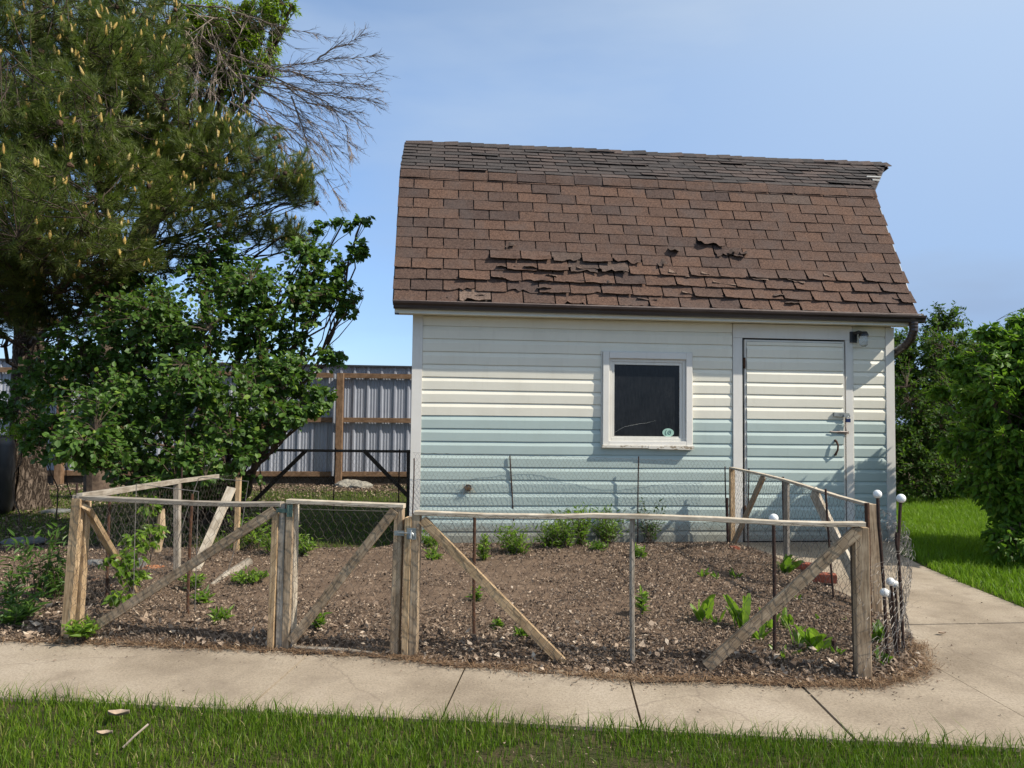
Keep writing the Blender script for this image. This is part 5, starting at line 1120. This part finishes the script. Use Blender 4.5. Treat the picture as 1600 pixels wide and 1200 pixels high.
def weed(px, py, h, w, n, leafl, leafw, label, name='weed', z=.0, light=.1, upv=1.2, rounded=False, grp='green weeds in the garden soil', mat='leaf_weed', cat='weed'):
    """a rosette or leafy clump rising from the soil"""
    h *= 1.3; w *= 1.15; n = int(n*1.7); c = G(px, py, z); o = thing(name, label, cat, c, grp); mbs = MB(); PP, DD, LL = [], [], []
    for k in range(n):
        a = rr.uniform(0, 6.283); t = np.array([math.cos(a)*w*rr.uniform(.2, 1), math.sin(a)*w*rr.uniform(.2, 1), h*rr.uniform(.35, 1)]); q = curve(c+np.array([rr.gauss(0, w*.15), rr.gauss(0, w*.15), -.01]), c+t, (0, 0, .02), 5); mbs.tube(q, [.002, .002, .0016, .0012, .0008], 4, cap=False)
        for u in np.linspace(.3, 1, 7):
            i = min(3, int(u*4)); f_ = u*4-i; p = q[i]*(1-f_)+q[i+1]*f_; PP.append(p); DD.append(norm(np.array([rr.gauss(0, 1), rr.gauss(0, 1), rr.uniform(.1, 1)*upv])))
    P = np.array(PP); D = np.array(DD); m = len(P); Ln = leafl*rng.uniform(.6, 1.2, m)
    build_leaves('foliage', [leaves(P, D, unit(np.array([.2, -.3, 1])+rng.normal(size=(m, 3))*.4), Ln, Ln*leafw, np.clip(rng.beta(2, 2, m)+light, 0, 1), rounded)], mat, o); mbs.build('stem', 'leaf_weed' if False else 'twig', o)
def bigleaf(px, py, n, ln, wd, label, spread=.5, light=.68):
    n = int(n*1.3+.5); ln *= .95; wd *= .78
    """broad upright leaves like horseradish"""
    c = G(px, py, .02); o = thing('broad_leaf_plant', label, 'plant', c, 'broad-leaved plants in the mulch'); V = []; F = []; R = []
    for k in range(n):
        a = rr.uniform(0, 6.283); tilt = rr.uniform(.05, spread); d0 = np.array([math.cos(a)*tilt, math.sin(a)*tilt, 1]); L_ = ln*rr.uniform(.6, 1.1); wv = wd*L_*rr.uniform(.8, 1.2); d = norm(d0); sd = norm(np.cross(d, (rr.gauss(0, 1), rr.gauss(0, 1), 0))); p = c+np.array([rr.gauss(0, .018), rr.gauss(0, .018), -.01]); base = len(V); m = 9
        for i in range(m+1):
            t = i/m; w_ = (.06 if t < .15 else math.sin(math.pi*min(1, (t-.12)/.93))**.7*.5)*wv+.0015; w_ *= 1+.10*math.sin(i*2.4+k)
            nrm_ = np.cross(d, sd); V += [p+sd*w_+nrm_*w_*.25, p-nrm_*.002, p-sd*w_+nrm_*w_*.25]; p = p+d*L_/m; d = norm(d+np.array([math.cos(a)*.06, math.sin(a)*.06, -.05*t]))
        for i in range(m): b_ = base+i*3; F += [[b_, b_+1, b_+4, b_+3], [b_+1, b_+2, b_+5, b_+4]]; R += [min(1, max(0, light+rr.gauss(.1, .12)))]*2
    V = np.array(V); mesh('leaves', V-c, F, 'leaf_weed', o, False, None, R, None, c)
bigleaf(1093, 972, 5, .20, .36, 'broad-leaved plant left of the ball rod, with one leaf leaning right', .5)
bigleaf(1115, 975, 3, .13, .34, 'small broad-leaved plant beside the foot of a leaning leaf', .5)
bigleaf(1160, 985, 5, .23, .32, 'tall narrow-leaved plant just left of the right brace', .3)
bigleaf(1180, 1005, 5, .13, .3, 'broad-leaved plant below the right brace beside the ball rod', .8)
bigleaf(1205, 985, 4, .16, .32, 'broad-leaved plant partly behind the black ball rod', .4)
bigleaf(1232, 985, 4, .14, .30, 'slim upright leafed plant right of the ball rod', .3)
bigleaf(1222, 898, 9, .19, .34, 'big dark-green leafy plant in front of the red bricks', .9, .15)
bigleaf(1272, 1022, 6, .19, .36, 'broad-leaved plant near the corner post with a leaf fanning left', .8)
bigleaf(1245, 1018, 4, .16, .2, 'narrow-leaved plant leaning left by the corner post', .8)
bigleaf(1225, 1030, 4, .10, .28, 'low leafy plant at the foot of the ball rod', .9)
bigleaf(1098, 903, 5, .10, .3, 'light green seedling left of a row near the shed wall', .8, .3)
bigleaf(1122, 907, 5, .09, .3, 'yellowish seedling in the middle of a row near the shed wall', .9, .4)
bigleaf(1148, 905, 5, .10, .3, 'green seedling right of a row near the shed wall', .8, .2)
bigleaf(1370, 1005, 9, .16, .30, 'leafy green plant between the corner post and the ball rods', .9, .2)
bigleaf(1380, 1035, 6, .09, .3, 'small green plant at the feet of the ball rods', .9, .2)
bigleaf(1305, 1030, 3, .10, .25, 'tiny sprig beside the dark stub in the mulch', .5, .3)
bigleaf(1243, 940, 4, .08, .34, 'small sprout under the right brace near the bricks', .7, .3)
bigleaf(1288, 975, 4, .07, .34, 'small sprout right of the brace in bare mulch', .7, .2)
bigleaf(1318, 975, 3, .06, .34, 'tiny sprout near the end of the white brace', .7, .3)
for i, (px, py, h, w, n, lab) in enumerate(((806, 872, .15, .13, 26, 'bushy green weed at the shed wall under the left rod'), (860, 862, .15, .12, 20, 'green weed clump in the middle of the shed wall'), (882, 862, .20, .11, 22, 'taller green weed clump below the window left side'), (908, 858, .22, .08, 20, 'upright green weed directly below the window'), (948, 852, .20, .14, 26, 'dark green dense weed right below the window, left of the grey stake'), (672, 862, .10, .07, 12, 'small green weed behind the gate latch post'), (676, 880, .05, .05, 7, 'low yellowish weed in front of the latch post weed'), (755, 882, .13, .04, 9, 'slim weed behind the rusty rod at the wall'), (935, 868, .06, .06, 9, 'low light-green weed below the dense dark one'), (998, 878, .07, .05, 8, 'small weed behind the grey stake'))):
    weed(px, py, h*1.4, w*1.35, int(n*1.8), .055, .30, lab, light=.0 if 'dark' in lab else .15)
weed(1015, 850, .34, .16, 16, .045, .45, 'tall sparse shoots with dark leaves rising against the shed wall', light=-.1, mat='leaf_far')
for i, (px, py, h, w, n, lab) in enumerate(((390, 858, .22, .25, 26, 'leafy green shoots beside the pale post at the left'), (430, 870, .24, .18, 26, 'leafy shoots behind the gate hinge post'), (470, 872, .16, .14, 18, 'leafy shoots just inside the gate'), (385, 915, .07, .14, 16, 'low yellow-green weeds by the grey log'), (300, 925, .08, .08, 10, 'small green weed left of the log under the wire hoop'), (315, 950, .07, .05, 8, 'small green sprout at the foot of the rust speckled rod'), (345, 975, .05, .05, 7, 'tiny weed in the mulch below the left brace'), (125, 1000, .07, .08, 12, 'yellow-green weed at the foot of the tan corner post'), (497, 985, .07, .02, 5, 'single green sprout seen through the gate'), (815, 1003, .04, .02, 5, 'tiny sprout right of the gate below the tan brace'), (778, 985, .04, .02, 4, 'tiny pale sprout near the tan brace'), (745, 945, .08, .03, 6, 'faint slim weed by the rusty rod'), (1003, 965, .12, .02, 6, 'slim pale weed beside the grey stake'))):
    weed(px, py, h, w, n, .055, .34, lab, light=.15, z=.02)
for i, (px, py, h, w, n, lab) in enumerate(((15, 960, .34, .12, 9, 'tall yellowish stemmed plant at the far left edge'), (60, 950, .38, .14, 14, 'leggy plant with drooping reddish leaves left of the corner post'), (90, 945, .28, .12, 14, 'green leafy plant touching the tan corner post on its left'), (35, 975, .14, .12, 12, 'low green plant by the sidewalk at the left'), (20, 985, .09, .08, 8, 'low yellow-green sprout beside the sidewalk at the left edge'))):
    weed(px, py, h, w, n, .075, .26, lab, 'leggy_plant', z=.0, mat='leaf_bush', light=-.05, grp='leggy plants left of the garden fence', cat='plant')

# ------------------------------------------------------------------ grass
def grass(name, poly, n, h, w, mat, label, z=0.0, dens=None, lean=.25, edge=None, minr=0):
    p = sample_poly(poly, n)
    if dens is not None: p = p[rng.random(len(p)) < dens(p[:, 0], p[:, 1])]
    n = len(p); hh = h*rng.uniform(.45, 1.15, n)*(1+.35*vn(np.stack([p[:, 0], p[:, 1], p[:, 0]*0], 1), 5)); a = rng.random(n)*6.283; S = np.stack([np.cos(a), np.sin(a), a*0], 1); Ldir = rng.normal(size=(n, 3))*lean; Ldir[:, 2] = 0
    P = np.stack([p[:, 0], p[:, 1], np.full(n, z)], 1); Z = np.array([0, 0, 1.0]); ww = w*rng.uniform(.7, 1.3, n)[:, None]
    m = P+(Z*.55+Ldir*.35)*hh[:, None]; t = P+(Z*1.0+Ldir*1.2)*hh[:, None]
    V = np.stack([P-S*ww, P+S*ww, m-S*ww*.8, m+S*ww*.8, t], 1).reshape(-1, 3); k = (np.arange(n)*5)[:, None]
    F = np.concatenate([np.array([[0, 1, 3]])+k, np.array([[0, 3, 2]])+k, np.array([[2, 3, 4]])+k]); rv = np.clip(rng.beta(2, 2.2, n)*.9+.12*vn(P, 2.2, 3), 0, .9); rv = np.where(rng.random(n) < .07, rng.uniform(.9, 1, n), rv)
    o = mesh(name, V, F, mat, None, False, None, np.tile(rv, 3)); tag(o, label, None, None, 'stuff'); return o
vg = [tuple(onwalk(-2.6, -.015)[:2]), tuple(onwalk(5.6, -.015)[:2]), (4.2, -6.0), (-2.6, -6.0)]
def vd(x, y):
    P = np.stack([x, y, x*0], 1); b = vn(P, 2.6, 7)+.5*vn(P, 8, 1); return np.clip(1.1-.8*np.clip(b+.1, 0, 1), .35, 1)
grass('verge_grass', vg, 150000, .046, .0017, 'grass', 'short bright green grass on the verge in front of the sidewalk', -.008, vd)
edge = [tuple(onwalk(-2.6, -.05)[:2]), tuple(onwalk(5.6, -.05)[:2]), tuple(onwalk(5.6, .03)[:2]), tuple(onwalk(-2.6, .03)[:2])]
grass('edge_grass', edge, 2600, .07, .0017, 'grass', 'taller grass blades leaning over the near edge of the sidewalk', -.008, None, .45)
rl = [(p[0]*1.0+.01, p[1]) for p in RL[:9]]+[(6.4, -2.9), (9.5, 2.0), (9.5, 5.5), (5.3, 5.5), (4.95, 2.6)]
grass('lawn_grass', rl, 110000, .085, .0034, 'lawn', 'long bright green lawn grass right of the path', -.008, None, .3)
grass('back_grass', BL, 26000, .05, .003, 'grass', 'short shaded grass behind the garden beside the shed', -.05, None, .35)

# ------------------------------------------------------------------ litter
def chips(name, pts, z, size, label, mat='chip', lift=.5, asp=.6, dark=0):
    n = len(pts); C = np.stack([pts[:, 0], pts[:, 1], z], 1); D = rng.normal(size=(n, 3)); D[:, 2] *= lift; D = unit(D); N = rng.normal(size=(n, 3))*.55+np.array([0, 0, 1]); S = unit(np.cross(D, N)); N = np.cross(S, D)
    L_ = (size*np.minimum(rng.lognormal(0, .42, n), 1.9))[:, None]; w = L_*asp*rng.uniform(.4, 1, n)[:, None]; cu = rng.uniform(-.5, .7, n)[:, None]
    V = np.stack([C-D*L_*.5, C+S*w*.5+N*w*cu, C-S*w*.5+N*w*cu, C+D*L_*.5+N*L_*.1], 1).reshape(-1, 3)
    k = (np.arange(n)*4)[:, None]; F = np.concatenate([np.array([[0, 2, 1]])+k, np.array([[1, 2, 3]])+k]); rv = np.clip(rng.beta(1.7, 2.4, n)-dark, 0, 1)
    o = mesh(name, V, F, mat, None, False, None, np.tile(rv, 2)); tag(o, label, None, None, 'stuff'); return o
p = sample_poly(GPOLY, 190000); dd = polydist(p[:, 0], p[:, 1], GPOLY); P3 = np.stack([p[:, 0], p[:, 1], p[:, 0]*0], 1)
line = (p-FL[:2]) @ np.array([-fd[1], fd[0]])   # distance behind the front fence
bare = np.exp(-(((p[:, 0]-.2)/1.1)**2+((p[:, 1]+1.6)/.75)**2))
den = np.clip(-.30*bare+.30+.9*np.exp(-np.maximum(line, 0)/.5)+.35*vn(P3, 2.3, 2)+.30*vn(P3, 6.3, 5)+.35*(p[:, 0] > 1.6)+.2*(p[:, 1] > -.8), .06, 1); p = p[rng.random(len(p)) < den]
zz = soil_h(p[:, 0], p[:, 1])+rng.random(len(p))*.016+.004
chips('leaf_litter', p, zz, .0155, 'brown wood chips and dry leaves covering the garden soil')
# curled dry leaves heaped along the front edge
p = sample_poly(GPOLY, 60000); line = (p-FL[:2]) @ np.array([-fd[1], fd[0]]); p = p[(rng.random(len(p)) < np.exp(-np.abs(line-.05)/.16)*.75*np.clip(1+vn(np.stack([p[:, 0], p[:, 1], p[:, 0]*0], 1), 3), .3, 1))]
chips('dry_leaves', p, soil_h(p[:, 0], p[:, 1])+rng.random(len(p))*.03, .030, 'curled brown dry leaves heaped along the front fence', lift=.6, asp=.7, dark=-.15)
# pine straw on the seam
def straw(name, pts, z, L0_, label):
    n = len(pts); C = np.stack([pts[:, 0], pts[:, 1], z], 1); a = rng.random(n)*6.283; D = np.stack([np.cos(a), np.sin(a), rng.normal(size=n)*.25], 1); S = unit(np.cross(D, [0, 0, 1.0])); L_ = (L0_*rng.uniform(.5, 1.3, n))[:, None]; w = .0011
    V = np.stack([C-D*L_*.5-S*w, C-D*L_*.5+S*w, C+D*L_*.5+S*w+[0, 0, .004], C+D*L_*.5-S*w+[0, 0, .004]], 1).reshape(-1, 3); F = np.arange(n*4).reshape(-1, 4)
    o = mesh(name, V, F, 'straw', None, False, None, rng.random(n)); tag(o, label, None, None, 'stuff')
m = 5000; t = rng.random(m); ed = np.array([GPOLY[i] for i in range(0, 15)]); seg = rng.integers(0, 14, m); pe = ed[seg]*(1-t[:, None])+ed[seg+1]*t[:, None]+rng.normal(size=(m, 2))*np.array([.035, .03]); 
straw('pine_straw', pe, np.where(polydist(pe[:, 0], pe[:, 1], GPOLY) > .03, soil_h(pe[:, 0], pe[:, 1])+.012, .008)+rng.random(m)*.008, .05, 'brown pine needles and straw along the garden edge')
ps_ = sample_poly([(-4, -3.6), (2.5, -4.5), (5, -3.0), (4, -1.2), (3.2, -1.8), (2.9, -3.3), (-4, -2.3)], 420); me_ = 1500; sg = rng.integers(0, 14, me_); tt = rng.random((me_, 1)); ps_ = np.concatenate([ps_, ed[sg]*(1-tt)+ed[sg+1]*tt+rng.normal(size=(me_, 2))*np.array([.1, .085])]); chips('sidewalk_debris', ps_, np.full(len(ps_), .006), .010, 'small leaf bits scattered on the sidewalk', lift=.2)
pb_ = sample_poly([(-9, -1.6), (-2.2, -2.6), (-1.4, 0), (-.4, 5.0), (0, 6.5), (-9, 6.5)], 42000)
okb = (pb_[:, 1] > 4.4)|(pb_[:, 0] < -2.0); pb_ = pb_[okb]; chips('yard_litter', pb_, -.05+rng.random(len(pb_))*.015, .035, 'brown leaf litter on the shaded ground behind and left of the garden', lift=.5)
vp_ = sample_poly(vg, 9000); vp_ = vp_[rng.random(len(vp_)) < np.clip(.15+.9*vn(np.stack([vp_[:, 0], vp_[:, 1], vp_[:, 0]*0], 1), 2.6, 7), .1, 1)]; chips('verge_litter', vp_, np.full(len(vp_), -.0)+rng.random(len(vp_))*.012, .010, 'pale dead bits among the verge grass', lift=.5, dark=.06)
for px, py, s_2, lab in ((185, 1118, .05, 'curled pale dry leaf on the verge grass at the left'), (163, 1148, .035, 'small brown dry leaf on the verge grass, below the paler one'), (1118-0, 1, 0, None), (1472, 990, .03, 'small tan leaf lying on the path near the cross joint')):
    if not lab: continue
    c = G(px, py, .03 if py > 1080 else .006); V = []
    for j in range(5):
        for i in range(4): u, v = i/3-.5, j/4-.5; wv = (1-abs(v)*1.7); V.append(c+np.array([v*s_2*1.6, u*s_2*wv, .4*s_2*(u*u*3+v*v)]))
    mb = MB(); mb.add(V, [[j*4+i, j*4+i+1, (j+1)*4+i+1, (j+1)*4+i] for j in range(4) for i in range(3)], None, .78); tag(mb.build('dry_leaf', 'chip', None, smooth=True), lab, 'dry leaf', 'fallen dry leaves')
mb = MB(); mb.tube([G(192, 1168, .02), G(210, 1150, .05), G(231, 1132, .06)], .004, 5); tag(mb.build('twig', 'deadtwig', None), 'bare grey twig lying across the verge grass', 'twig')
# far cover beyond the metal fence
